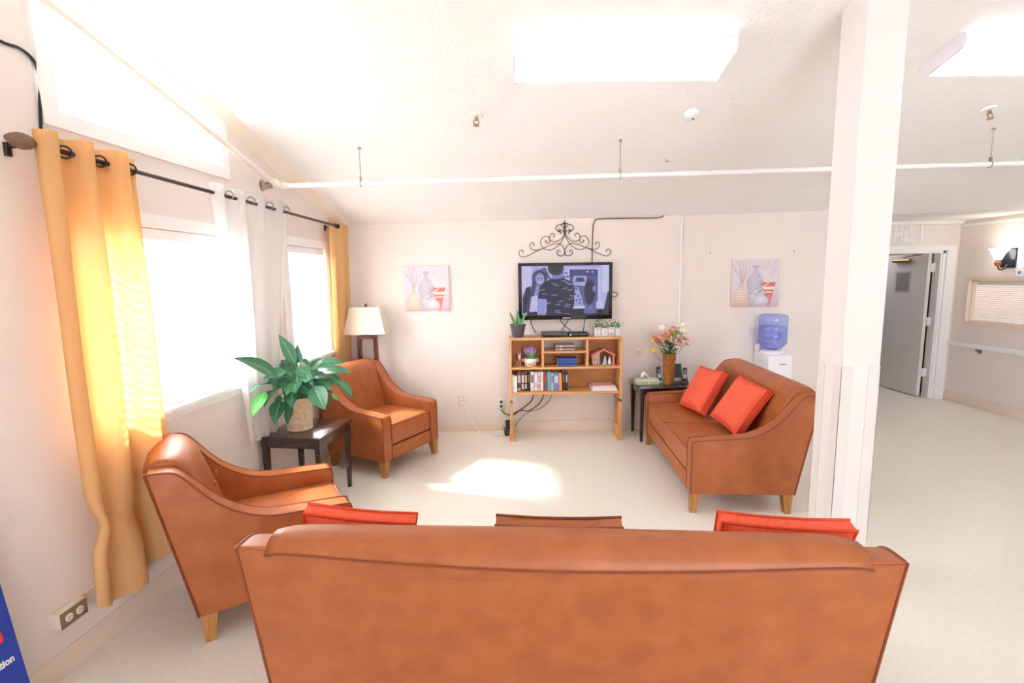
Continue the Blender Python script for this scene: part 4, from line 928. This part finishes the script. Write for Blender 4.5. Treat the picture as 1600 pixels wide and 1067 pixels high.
# peace lily in a wicker pot
PL = Vector((-1.565, 3.60, .55))
t = thing('peace_lily', 'large leafy peace lily in a wicker pot on the side table', 'potted plant', PL)
b = B()
def wk(u, v):
    a = 2*PI*u; row = v*16; r = .082+.014*v
    r += .0045*math.sin(a*22+PI*int(row+.0001))*abs(math.sin(PI*(row % 1)+.0)) + .002*abs(math.sin(PI*row))
    return (r*math.cos(a), r*math.sin(a), .002+.235*v)
b.grid(wk, 132, 64); b.torus((0, 0, .238), .097, .008, 'z', 28, 8); b.torus((0, 0, .008), .083, .007, 'z', 28, 8)
b.build('wicker_pot', M('wicker', (226, 198, 162), .7, .15, 40), t, smooth=180)
b = B(); b.lathe([(0, .205), (.088, .205)], seg=20); b.build('soil', M('soil', (66, 50, 40), .9, .3, 60), t)
LV = [(-1.556, 3.56, 1.051, -1.655, 3.56, 1.262, 0.077), (-1.527, 3.59, 1.045, -1.547, 3.61, 1.186, 0.057), (-1.565, 3.30, 1.008, -1.696, 3.02, 1.182, .09), (-1.641, 3.40, .938, -1.651, 3.1, .943, .078), (-1.637, 3.45, .896, -1.618, 3.2, .821, .08), (-1.655, 3.30, .90, -1.677, 3.15, .764, .075), (-1.629, 3.45, .802, -1.60, 3.28, .68, .09), (-1.60, 3.48, .95, -1.66, 3.3, .99, .09), (-1.52, 3.5, .86, -1.56, 3.38, .74, .09), (-1.45, 3.5, .95, -1.36, 3.42, .97, .09), (-1.42, 3.55, .86, -1.30, 3.5, .76, .085), (-1.58, 3.62, .98, -1.70, 3.66, 1.06, .09), (-1.52, 3.46, .93, -1.47, 3.34, .88, .085), (-1.562, 3.464, 0.755, -1.567, 3.4, 0.643, 0.057), (-1.539, 3.458, 0.903, -1.519, 3.39, 0.764, 0.093), (-1.499, 3.488, 0.917, -1.379, 3.44, 0.832, 0.083), (-1.391, 3.47, 0.898, -1.297, 3.41, 0.74, 0.114), (-1.345, 3.53, 1.0, -1.128, 3.51, 0.98, 0.077), (-1.374, 3.59, 1.059, -1.204, 3.61, 1.037, 0.057), (-1.236, 3.56, 0.918, -1.149, 3.56, 0.788, 0.052), (-1.512, 3.512, 1.027, -1.382, 3.48, 0.938, 0.093), (-1.328, 3.59, 0.956, -1.225, 3.61, 0.853, 0.062), (-1.369, 3.53, 0.948, -1.285, 3.51, 0.856, 0.062), (-1.552, 3.5, 0.967, -1.488, 3.46, 0.912, 0.057), (-1.652, 3.62, 1.031, -1.76, 3.66, 0.982, 0.041), (-1.512, 3.596, 1.071, -1.473, 3.62, 1.018, 0.041), (-1.288, 3.53, 0.83, -1.243, 3.51, 0.781, 0.026), (-1.607, 3.572, 0.922, -1.665, 3.58, 0.899, 0.041), (-1.66, 3.512, 0.829, -1.654, 3.48, 0.71, 0.052), (-1.421, 3.62, 0.995, -1.327, 3.66, 1.03, 0.052),
      (-1.60, 3.66, 1.0, -1.68, 3.76, 1.10, .08), (-1.50, 3.68, .98, -1.42, 3.80, 1.05, .08), (-1.45, 3.55, .93, -1.37, 3.50, .90, .08), (-1.62, 3.52, .95, -1.72, 3.46, .93, .08), (-1.56, 3.50, 1.0, -1.60, 3.42, .90, .07), (-1.46, 3.62, .88, -1.34, 3.66, .84, .08), (-1.36, 3.50, 1.03, -1.20, 3.46, 1.01, .085)]
R_ = random.Random(21)
for k in range(20):
    a = 2*PI*k/20+R_.uniform(-.15, .15); r0 = R_.uniform(.07, .15); r1 = r0+R_.uniform(.10, .17); z0 = R_.uniform(.84, 1.02); x_, y_ = math.cos(a), math.sin(a)
    if x_ < -.2 and y_ > -.5: r0 *= .5; r1 *= .55
    LV.append((PL.x+r0*x_, PL.y+r0*y_, z0, PL.x+r1*x_, PL.y+r1*y_, z0-R_.uniform(.02, .13), R_.uniform(.065, .09)))
cam_dir = Vector((0, -.9, .45))
for i, (bx_, by_, bz, tx, ty, tz, w_) in enumerate(LV):
    bb, tt = Vector((bx_, by_, bz))-PL, Vector((tx, ty, tz))-PL
    R_ = random.Random(i)
    up = (cam_dir*.75+Vector((R_.uniform(-.4, .4), R_.uniform(-.3, .1), R_.uniform(.2, .9)))).normalized()
    b = B(); leaf_bm(b, bb, tt, w_*1.28, .10, .22, 9, 4, up=up); b.build('leaf', lilyb if i in (26, 5) else lilym, t, smooth=180)
    a = R_.uniform(0, 2*PI); s0 = Vector((.04*math.cos(a), .04*math.sin(a), .2)); md = (s0+bb)/2+Vector((-(bb.x)*.12, -(bb.y)*.12, .06))
    b = B(); b.tube(catmull([s0, md, bb], 5), .0032, 5); b.build('stem', M('lily_stem', (110, 160, 96), .5), t)

# corner lamp
t = thing('corner_lamp', 'lamp with a dark red open wooden frame and a white square shade', 'lamp', (-1.445, 5.045, 0))
rw_ = M('mahogany', (96, 36, 32), .3, .15, 10, grain=(10, 10, 1.5))
for sx in (-1, 1):
    b = B(); b.bx(sx*.083-.016, sx*.083+.016, -.035, .035, .03, 1.075, .003); b.build('post', rw_, t, smooth=0)
for z in (.06, .56, 1.06):
    b = B(); b.bx(-.083, .083, -.03, .03, z-.016, z+.016); b.build('rail', rw_, t, smooth=0)
b = B(); b.bx(-.13, .13, -.085, .085, 0, .03, .004); b.build('base', rw_, t)
shm = cloth('lamp_shade_cloth', (250, 244, 230), .35, 0., .05)
b = B()
def shade(z, w, d): return [(-w, -d, z), (w, -d, z), (w, d, z), (-w, d, z)]
A_, C_ = shade(1.10, .208, .11), shade(1.365, .148, .075)
b.faces(A_+C_, [(0, 1, 5, 4), (1, 2, 6, 5), (2, 3, 7, 6), (3, 0, 4, 7)]); o = b.build('lamp_shade', shm, t, smooth=0); md = o.modifiers.new('thick', 'SOLIDIFY'); md.thickness = .003
for z, w, d in ((1.10, .2095, .1115), (1.365, .1495, .0765)):
    b = B(); b.tube(shade(z, w, d), .003, 6, closed=True); b.build('shade_trim', M('shade_trim', (244, 236, 220), .7), o)
b = B(); b.cyl((0, 0, 1.07), (0, 0, 1.37), .005, seg=8); b.box((0, 0, 1.384), (.022, .022, .028)); b.tube([(-.148, 0, 1.357), (.148, 0, 1.357)], .0025, 6); b.build('finial', rw_, t, smooth=0)
b = B(); b.ball((0, 0, 1.19), .032, 14, (1, 1, 1.25)); b.build('bulb', white, t)

# ------------------------------------------------------------------ things on the end table
ZT = .5605
t = thing('tissue_box', 'flat patterned tissue box with a white tissue on the end table', 'tissue box', (1.385, 4.92, ZT), .05)
b = B(); b.bx(-.11, .11, -.055, .055, 0, .052, .002); b.build('carton', M('tissue_carton', (206, 206, 190), .6, rgb2=(226, 214, 186), scale=30), t, smooth=0)
b = B(); b.bx(-.108, .0, -.0562, -.054, .006, .034); b.bx(.02, .1, -.0562, -.054, .004, .03); b.build('printed_band', M('carton_green', (170, 186, 152), .6), t, smooth=0)
b = B(); R_ = random.Random(2)
b.grid(lambda u, v: ((-.05+.07*u)+.012*math.sin(9*v+4*u), -.02+.04*v+.012*math.sin(8*u), .052+.062*math.sin(PI*min(1, .12+u*.85))*(1-.35*abs(v-.5)*2)+.008*math.sin(12*v+7*u)), 12, 8); b.build('tissue', M('tissue', (250, 250, 252), .9), t, smooth=180)
t = thing('flower_vase', 'tall bronze embossed vase of pink and cream flowers on the end table', 'flower vase', (1.603, 4.90, ZT))
b = B(); b.lathe([(0, 0), (.050, 0), (.052, .006), (.050, .02), (.056, .2), (.060, .295), (.063, .30), (.063, .31), (.056, .31), (.053, .29), (.048, .10), (0, .09)], seg=28)
for i in range(9):
    a = -PI/2+(i-4)*.42
    for zz in (.07, .16, .245):
        r0 = .0535+.02*(zz/.31)*.35; P = []
        for k in range(9):
            tt = k/8*5; rr_ = .026*(1-k/10); P.append(((r0+.0015)*math.cos(a+rr_*math.cos(tt+i)/r0), (r0+.0015)*math.sin(a+rr_*math.cos(tt+i)/r0), zz+.03*(i % 2)*.8+rr_*math.sin(tt+i)))
        b.tube(P, .0024, 5)
b.build('vase', M('bronze_vase', (170, 112, 52), .35, .25, 25, metal=.45), t, smooth=50)
R_ = random.Random(11); fl = {}
pal = [('pink', (246, 178, 184)), ('coral', (248, 190, 176)), ('cream', (248, 244, 218)), ('rose', (232, 134, 150)), ('yellow', (240, 214, 90))]
def bloom(nm, col):
    b = B()
    for k in range(5):
        a = 2*PI*k/5; leaf_bm(b, (0, 0, 0), (.026*math.cos(a), .026*math.sin(a), .014), .021, .15, .1, 4, 2)
    b.ball((0, 0, .006), .005, 6); o = b.build('blossom', M('petal_'+nm, col, .7, .12, 80), t, smooth=180); return o
stm = M('flower_stem', (88, 136, 74), .5)
for i in range(60):
    nm, col = pal[[0, 1, 0, 2, 3, 1, 0, 4, 1, 3, 2][i % 11]]
    a = R_.uniform(0, 2*PI); rr_ = R_.uniform(.02, .19); h_ = .37+R_.uniform(0, .13)+(.06 if rr_ < .1 else 0)-.3*max(0, rr_-.12)
    x, y, z = rr_*math.cos(a), .6*rr_*math.sin(a), h_
    if i > 54: x, z = R_.uniform(.02, .12), .50+R_.uniform(.02, .09); nm, col = pal[2]
    if i in (44, 45): x, z, nm, col = -.17+.01*(i-44), .33, 'yellow', (238, 232, 130)
    rot = (-y*4-.5+R_.uniform(-.4, .4), x*5, a)
    if nm not in fl: o = fl[nm] = bloom(nm, col); o.location = (x, y, z); o.rotation_euler = rot; o.scale = (1.4,)*3
    else: share(fl[nm], 'blossom', t, (x, y, z), rot, (R_.uniform(1.2, 1.75),)*3)
    if i % 2 == 0: b = B(); b.tube(catmull([(x*.12, y*.12, .25), (x*.5, y*.5, z*.72), (x, y, z)], 4), .002, 5); b.build('stem', stm, t)
for i in range(56):
    a = R_.uniform(0, 2*PI); r0 = R_.uniform(.01, .06); r1 = r0+R_.uniform(.03, .10); z0 = .31+R_.uniform(0, .10)
    b = B(); leaf_bm(b, (r0*math.cos(a), r0*math.sin(a)*.6, z0), (r1*math.cos(a), r1*math.sin(a)*.6, z0+R_.uniform(-.01, .07)), .032, .1, .2, 5, 2); b.build('leaf', M('flower_leaf', (74, 128, 66), .5, .25, 20), t, smooth=180)
for x1, z1 in ((.10, .60), (.07, .57)):
    b = B(); leaf_bm(b, (.03, 0, .42), (x1, 0, z1), .022, .05, .2, 5, 2, up=Vector((0, -1, 0))); b.build('leaf', M('pale_blade', (150, 184, 120), .5), t, smooth=180)
def phone(label, x, y, rz, m_, s=1.):
    t = thing('cordless_phone', label, 'telephone', (x, y, ZT), rz, 'cordless telephones')
    b = B(); b.bx(-.035, .035, -.045, .035, 0, .028, .008); b.bx(-.03, .03, .012, .035, .02, .06, .008); b.build('cradle', m_, t)
    b = B(); b.box((0, -.008, .088*s), (.042, .024, .15*s), (math.radians(-12), 0, 0), .009, 3); h_ = b.build('handset', black, t)
    b = B(); b.box((0, -.0165, .125*s), (.028, .008, .034*s), (math.radians(-12), 0, 0)); b.build('display', M('phone_display', (120, 140, 170), .2), h_, smooth=0)
    b = B(); b.box((0, -.026, .075*s), (.030, .008, .045*s), (math.radians(-12), 0, 0)); b.build('keypad', M('phone_keys', (200, 200, 206), .4), h_, smooth=0)
phone('silver and black cordless phone standing between tissue box and vase', 1.515, 4.96, .1, M('silver_plastic', (206, 206, 212), .3), 1.0)
phone('dark cordless phone in a cradle beside the orange cushion', 1.775, 4.93, -.25, grey, .95)
t = thing('answering_machine', 'black angled answering machine behind the vase', 'answering machine', (1.70, 5.06, ZT), -.1)
b = B(); b.bx(-.10, .10, -.05, .06, 0, .035, .005); b.build('base', M('silver_plastic', (206, 206, 212), .3), t)
b = B(); b.prism([(-.03, .035), (.04, .035), (.055, .165), (.03, .17)], lambda y, z: (-.0, y, z), lambda y, z: (.085, y, z)); b.build('panel', M('slate_plastic', (58, 66, 68), .35), t, smooth=0)
b = B(); b.prism([(-.04, .035), (.03, .035), (.03, .11), (.0, .12)], lambda y, z: (-.085, y, z), lambda y, z: (-.005, y, z)); b.build('speaker', black, t, smooth=0)

# water cooler
t = thing('water_cooler', 'white water cooler behind the small sofa', 'water cooler', (2.70, 5.01, 0))
b = B(); b.bx(-.122, .122, -.16, .15, .02, .838, .018, 3); b.build('body', M('cooler_white', (244, 244, 248), .3), t)
b = B(); b.lathe([(.10, .836), (.112, .84), (.112, .862), (.095, .875), (.05, .878)], (-.01, 0, 0), 28); b.build('collar', white, t)
b = B(); b.bx(-.10, .10, -.163, -.158, .46, .60, .004); b.build('tap_panel', M('cooler_panel', (236, 236, 242), .35), t)
b = B(); b.bx(-.012, .058, -.164, -.158, .745, .752); b.build('slot', grey, t, smooth=0)
for x in (-.04, .04):
    b = B(); b.bx(x-.014, x+.014, -.195, -.163, .52, .55, .004); b.build('tap', M('tap_blue', (90, 120, 200), .4) if x < 0 else M('tap_red', (200, 80, 80), .4), t)
t2 = thing('water_bottle', 'blue ribbed water bottle upturned on the white cooler', 'water bottle', (2.69, 5.01, .8785))
bm_ = glass('blue_plastic', (178, 190, 240), .93, .08, .20, (226, 232, 253))
pr = [(0.03, 0), (.05, .006), (.085, .012), (.10, .03), (.128, .06), (.135, .075), (.136, .10), (.131, .108), (.134, .118), (.134, .165), (.130, .172), (.134, .18), (.134, .235), (.130, .242), (.135, .25), (.136, .325), (.128, .35), (.105, .358), (.0, .356)]
b = B(); b.lathe(pr, seg=36); b.build('shell', bm_, t2, smooth=60)
b = B(); b.lathe([(0, .01), (.09, .02), (.125, .065), (.128, .235), (0, .235)], seg=28); b.build('water', glass('bottle_water', (170, 186, 242), .96, .02, .08, (226, 231, 253)), t2, smooth=40)
b = B(); b.tube(catmull([(-.03, -.137, .12), (-.015, -.150, .125), (.0, -.152, .16), (-.01, -.148, .19), (-.03, -.137, .195)], 4), .009, 8); b.build('grip', M('grip_blue', (116, 132, 220), .3), t2)
t3 = thing('cup_dispenser', 'small white cup stack beside the water bottle', 'cup', (2.605, 5.135, .8385)); b = B(); b.lathe([(0, 0), (.026, 0), (.036, .075), (.033, .075), (.024, .004), (0, .004)], seg=18); b.build('cup', white, t3); b = B(); b.torus((0, 0, .075), .035, .002, 'z', 18, 6); b.torus((0, 0, .066), .0345, .002, 'z', 18, 6); b.build('rim', white, t3)

# ------------------------------------------------------------------ left foreground: surface outlet and leaning board
t = thing('surface_outlet', 'ivory surface-mounted double outlet with a steel plate under the yellow curtain', 'outlet', L(3.27, 0, .262)); t.rotation_euler = (0, 0, LROT+PI)
# local x away from the camera along the wall, local y away from the room
b = B(); b.bx(-.062, .062, -.048, 0, -.036, .036, .003); b.build('box', ivory, t)
b = B(); b.bx(-.060, .060, -.0505, -.048, -.034, .034); b.build('plate', M('brushed_plate', (168, 152, 136), .35, metal=.7), t)
for x in (-.024, .024):
    b = B(); b.cyl((x, -.0503, 0), (x, -.054, 0), .0165, seg=18); s_ = b.build('socket', ivory, t)
    b = B(); b.bx(x-.008, x+.002, -.0546, -.0538, .004, .0065); b.bx(x-.008, x+.002, -.0546, -.0538, -.0065, -.004); b.cyl((x+.009, -.0538, 0), (x+.009, -.0546, 0), .0028, seg=8); b.build('slot', M('slot_brown', (110, 80, 60), .6), s_, smooth=0)
b = B(); b.bx(0.06, .30, -.012, 0, .022, .032); b.build('raceway', ivory, t, smooth=0)

o_ = L(3.57, .20, 0)
t = thing('leaning_board', 'blue sign board with red and white lettering leaning against the wall', 'sign board', o_)
ang = math.atan2(.16, 1.1)
t.matrix_basis = Matrix.Translation(o_) @ Matrix((-LD, -LN, Vector((0, 0, 1)))).transposed().to_4x4() @ Matrix.Rotation(-ang, 4, 'X')
# local x away from the camera (ends at 0), local y into the wall, z up the board
b = B(); b.bx(-.62, 0, 0, .008, 0, 1.14); b.build('board', M('royal_blue', (36, 62, 158), .5), t, smooth=0)
text_obj('ation', 'white_lettering', white, .037, t, (-.084, -.001, .325), (PI/2, 0, 0), sx=.80, depth=.0008, bold=.001)
text_obj('e', 'red_lettering', M('sign_red', (226, 52, 44), .5), .10, t, (-.087, -.001, .412), (PI/2, 0, 0), depth=.0008, bold=.004)

# ------------------------------------------------------------------ hall end: door, sign, sconce, handrail, window
root = bpy.data.objects.new('door_1', None); COL.objects.link(root); root.location = (5.42, 6.34, 0); struct(root)
def dl(x, y, z=0): return (x-5.42, y-6.34, z)
b = B()
for (x0, x1, z0, z1) in ((DX1, DX1+.115, 0, DH+.062), (DX0-.115, DX0, 0, DH+.062), (DX0, DX1, DH, DH+.062)): b.bx(x0-5.42, x1-5.42, 6.255-6.34, 6.28-6.34, z0, z1)
b.bx(DX1-.03-5.42, DX1-5.42, -.06, .08, 0, DH); b.bx(DX0-5.42, DX0+.03-5.42, -.06, .08, 0, DH); b.bx(DX0-5.42, DX1-5.42, -.06, .08, DH-.03, DH)
b.bx(DX1-.045-5.42, DX1-.03-5.42, -.045, -.02, 0, DH); b.build('frame', M('door_frame_paint', (246, 245, 248), .45), root, smooth=0)
b = B(); b.bx(5.375-5.42, 5.42-5.42, .045, .965, .012, DH-.025, .002, 1); lf = b.build('leaf', M('door_paint', (222, 216, 216), .4), root, smooth=0)
b = B(); b.bx(5.372-5.42, 5.376-5.42, .30, .565, 1.36, 1.655); b.build('vision_frame', M('vision_frame', (196, 190, 186), .4), lf, smooth=0)
b = B(); b.bx(5.3705-5.42, 5.373-5.42, .325, .54, 1.385, 1.63); b.build('vision_pane', M('vision_glass', (150, 152, 150), .12), lf, smooth=0)
for z in (1.69, 1.0, .33):
    b = B(); b.bx(-.004, .055, .035, .047, z-.055, z+.055); b.cyl((.012, .034, z-.055), (.012, .034, z+.055), .008, seg=8); b.build('hinge', white, root, smooth=0)
b = B(); b.cyl((-.075, .30, 1.79), (-.075, .58, 1.79), .026, seg=14); b.bx(-.085, -.045, .33, .52, 1.765, 1.815, .005); b.build('door_closer', brass, lf)
b = B(); b.tube([(-.075, .42, 1.83), (-.10, .30, 1.845), (-.12, .06, 1.86), (-.30, -.01, 1.868)], .008, 6); b.build('closer_arm', brass, lf)
t = thing('ceiling_light', 'unseen fill light added on the corridor ceiling beyond the doorway', 'ceiling light', (5.0, 7.7, CZ(5.0, 5.2999)-.001)); b = B(); b.bx(-.15, .15, -.6, .6, -.08, 0, .02); b.build('diffuser', M('corridor_fill_lamp', (250, 250, 255), .5, emit=5), t)  # unseen lamp, added to brighten the open door leaf
t = thing('hall_sign', 'large white letters reading Hall 1 above the doorway', 'sign', (4.82, 6.279, 2.018))
text_obj('Hall 1', 'lettering', white, .275, t, (0, 0, 0), (PI/2, 0, 0), sx=.60, depth=.004, bold=.010)

t = thing('wall_sconce', 'lit wall sconce with a frosted bell shade and dark plate', 'wall lamp', (X1, 5.635, 1.78))
b = B(); b.bx(-.018, 0, -.085, .085, -.105, .11, .012); b.build('back_plate', M('dark_bronze_plate', (58, 60, 70), .25, metal=.5), t)
b = B(); b.tube(catmull([(-.015, 0, -.07), (-.05, 0, -.115), (-.10, 0, -.125), (-.125, 0, -.08)], 6), .008, 8); b.build('arm', M('antique_arm', (96, 66, 48), .4, metal=.5), t)
b = B(); b.lathe([(0, 0), (.02, 0), (.03, .02), (.032, .04), (.02, .055), (.03, .07), (.0, .07)], (-.125, 0, -.085), 20); b.build('cup', M('turned_wood', (190, 120, 84), .4), t)
b = B(); b.lathe([(.028, 0), (.04, .03), (.055, .07), (.075, .105), (.092, .125), (.089, .125), (.07, .10), (.035, .03), (.025, .003)], (-.125, 0, -.018), 24); b.build('lamp_shade', M('frosted_glass', (255, 250, 238), .4, emit=6), t)
t = thing('wall_notice', 'white paper notice with a blue mark beside the wall sconce', 'notice', (X1, 5.40, 1.72))
b = B(); b.bx(-.004, 0, -.14, .14, -.14, .14); b.build('paper', M('notice_paper', (244, 246, 252), .6), t, smooth=0)
b = B(); b.bx(-.005, -.004, .085, .12, -.115, -.085); b.bx(-.005, -.004, .09, .115, .06, .066); b.build('blue_mark', M('notice_blue', (110, 130, 210), .6), t, smooth=0)
t = thing('handrail', 'white handrail along the wall below the interior window', 'handrail', (X1, 5.0, .742))
b = B(); b.bx(-.075, -.04, -1.6, 1.24, -.028, .028, .012, 3); b.build('rail', white, t)
for y in (.86, -.4, -1.4):
    b = B(); b.tube([(-.05, y, -.028), (-.05, y, -.05), (-.001, y, -.06)], .009, 8); b.cyl((-.008, y, -.06), (0, y, -.06), .028, seg=14); b.build('bracket', steel, t)

root = bpy.data.objects.new('window_4', None); COL.objects.link(root); struct(root)
b = B()
for (y0, y1, z0, z1) in ((RY0-.05, RY1+.05, RZ1, RZ1+.045), (RY0-.05, RY1+.05, RZ0-.045, RZ0), (RY1, RY1+.05, RZ0, RZ1), (RY0-.05, RY0, RZ0, RZ1)): b.bx(X1-.012, X1+.002, y0, y1, z0, z1)
b.build('casing', M('window_beige', (232, 216, 200), .5), root, smooth=0)
b = B()
for (y0, y1, z0, z1) in ((RY0, RY1, RZ1-.02, RZ1), (RY0, RY1, RZ0, RZ0+.02), (RY1-.02, RY1, RZ0, RZ1), (RY0, RY0+.02, RZ0, RZ1)): b.bx(X1+.03, X1+.07, y0, y1, z0, z1)
b.build('sash', M('window_beige', (232, 216, 200), .5), root, smooth=0)
b = B(); b.faces([(X1+.05, RY0, RZ0), (X1+.05, RY1, RZ0), (X1+.05, RY1, RZ1), (X1+.05, RY0, RZ1)], [(0, 1, 2, 3)]); b.build('pane', pane_m, root, smooth=0)
BROT[0] = Matrix((Vector((0, 1, 0)), Vector((1, 0, 0)), Vector((0, 0, -1)))).transposed().to_4x4() if False else Matrix((Vector((0, -1, 0)), Vector((1, 0, 0)), Vector((0, 0, 1)))).transposed().to_4x4()
blind('cream venetian blind in the interior window near the sconce', -RY1+.03, -RY0-.03, RZ0+.012, RZ1-.002, lambda s, n, z: Vector((X1+.098, -s, z)), .024, .025, 12, None, cloth('cream_slat', (250, 238, 222), .3, 0, 0))
# small office behind that window
b = B(); b.bx(X1+T+2.0, X1+T+2.1, 4.0, 6.9, 0, 2.4); b.bx(X1+T, X1+T+2.1, 6.8, 6.9, 0, 2.4); b.bx(X1+T, X1+T+2.1, 4.0, 4.1, 0, 2.4); struct(b.build('wall_office', wallm, smooth=0))
b = B(); b.bx(X1+T, X1+T+2.1, 4.0, 6.9, 2.3, 2.4); struct(b.build('ceiling_office', ceilm, smooth=0))
b = B(); b.bx(X1+T, X1+T+2.1, 4.0, 6.9, -.12, 0.); struct(b.build('floor_office', floorm, smooth=0))
t = thing('ceiling_light', 'square office ceiling light behind the interior window', 'ceiling light', (X1+T+1.0, 5.4, 2.299)); b = B(); b.bx(-.3, .3, -.3, .3, -.05, 0, .01); b.build('diffuser', M('office_lamp', (250, 250, 255), .5, emit=14), t)
t = thing('office_desk', 'grey office desk behind the interior window', 'desk', (X1+T+1.2, 5.7, 0)); b = B(); b.bx(-.4, .4, -.8, .8, .72, .75, .004); b.build('desk_top', M('desk_grey', (170, 166, 166), .4), t)
for sx in (-.37, .37):
    for sy in (-.77, .77): b = B(); b.bx(sx-.02, sx+.02, sy-.02, sy+.02, 0, .72); b.build('leg', grey, t, smooth=0)
t = thing('printer', 'grey and white office printer on the desk behind the blind', 'printer', (X1+T+1.1, 5.95, .7505)); b = B(); b.bx(-.2, .2, -.25, .25, 0, .22, .02); b.build('body', M('printer_grey', (120, 120, 128), .4), t); b = B(); b.box((0, 0, .27), (.3, .36, .01), (0, .3, 0)); b.build('paper_tray', white, t)
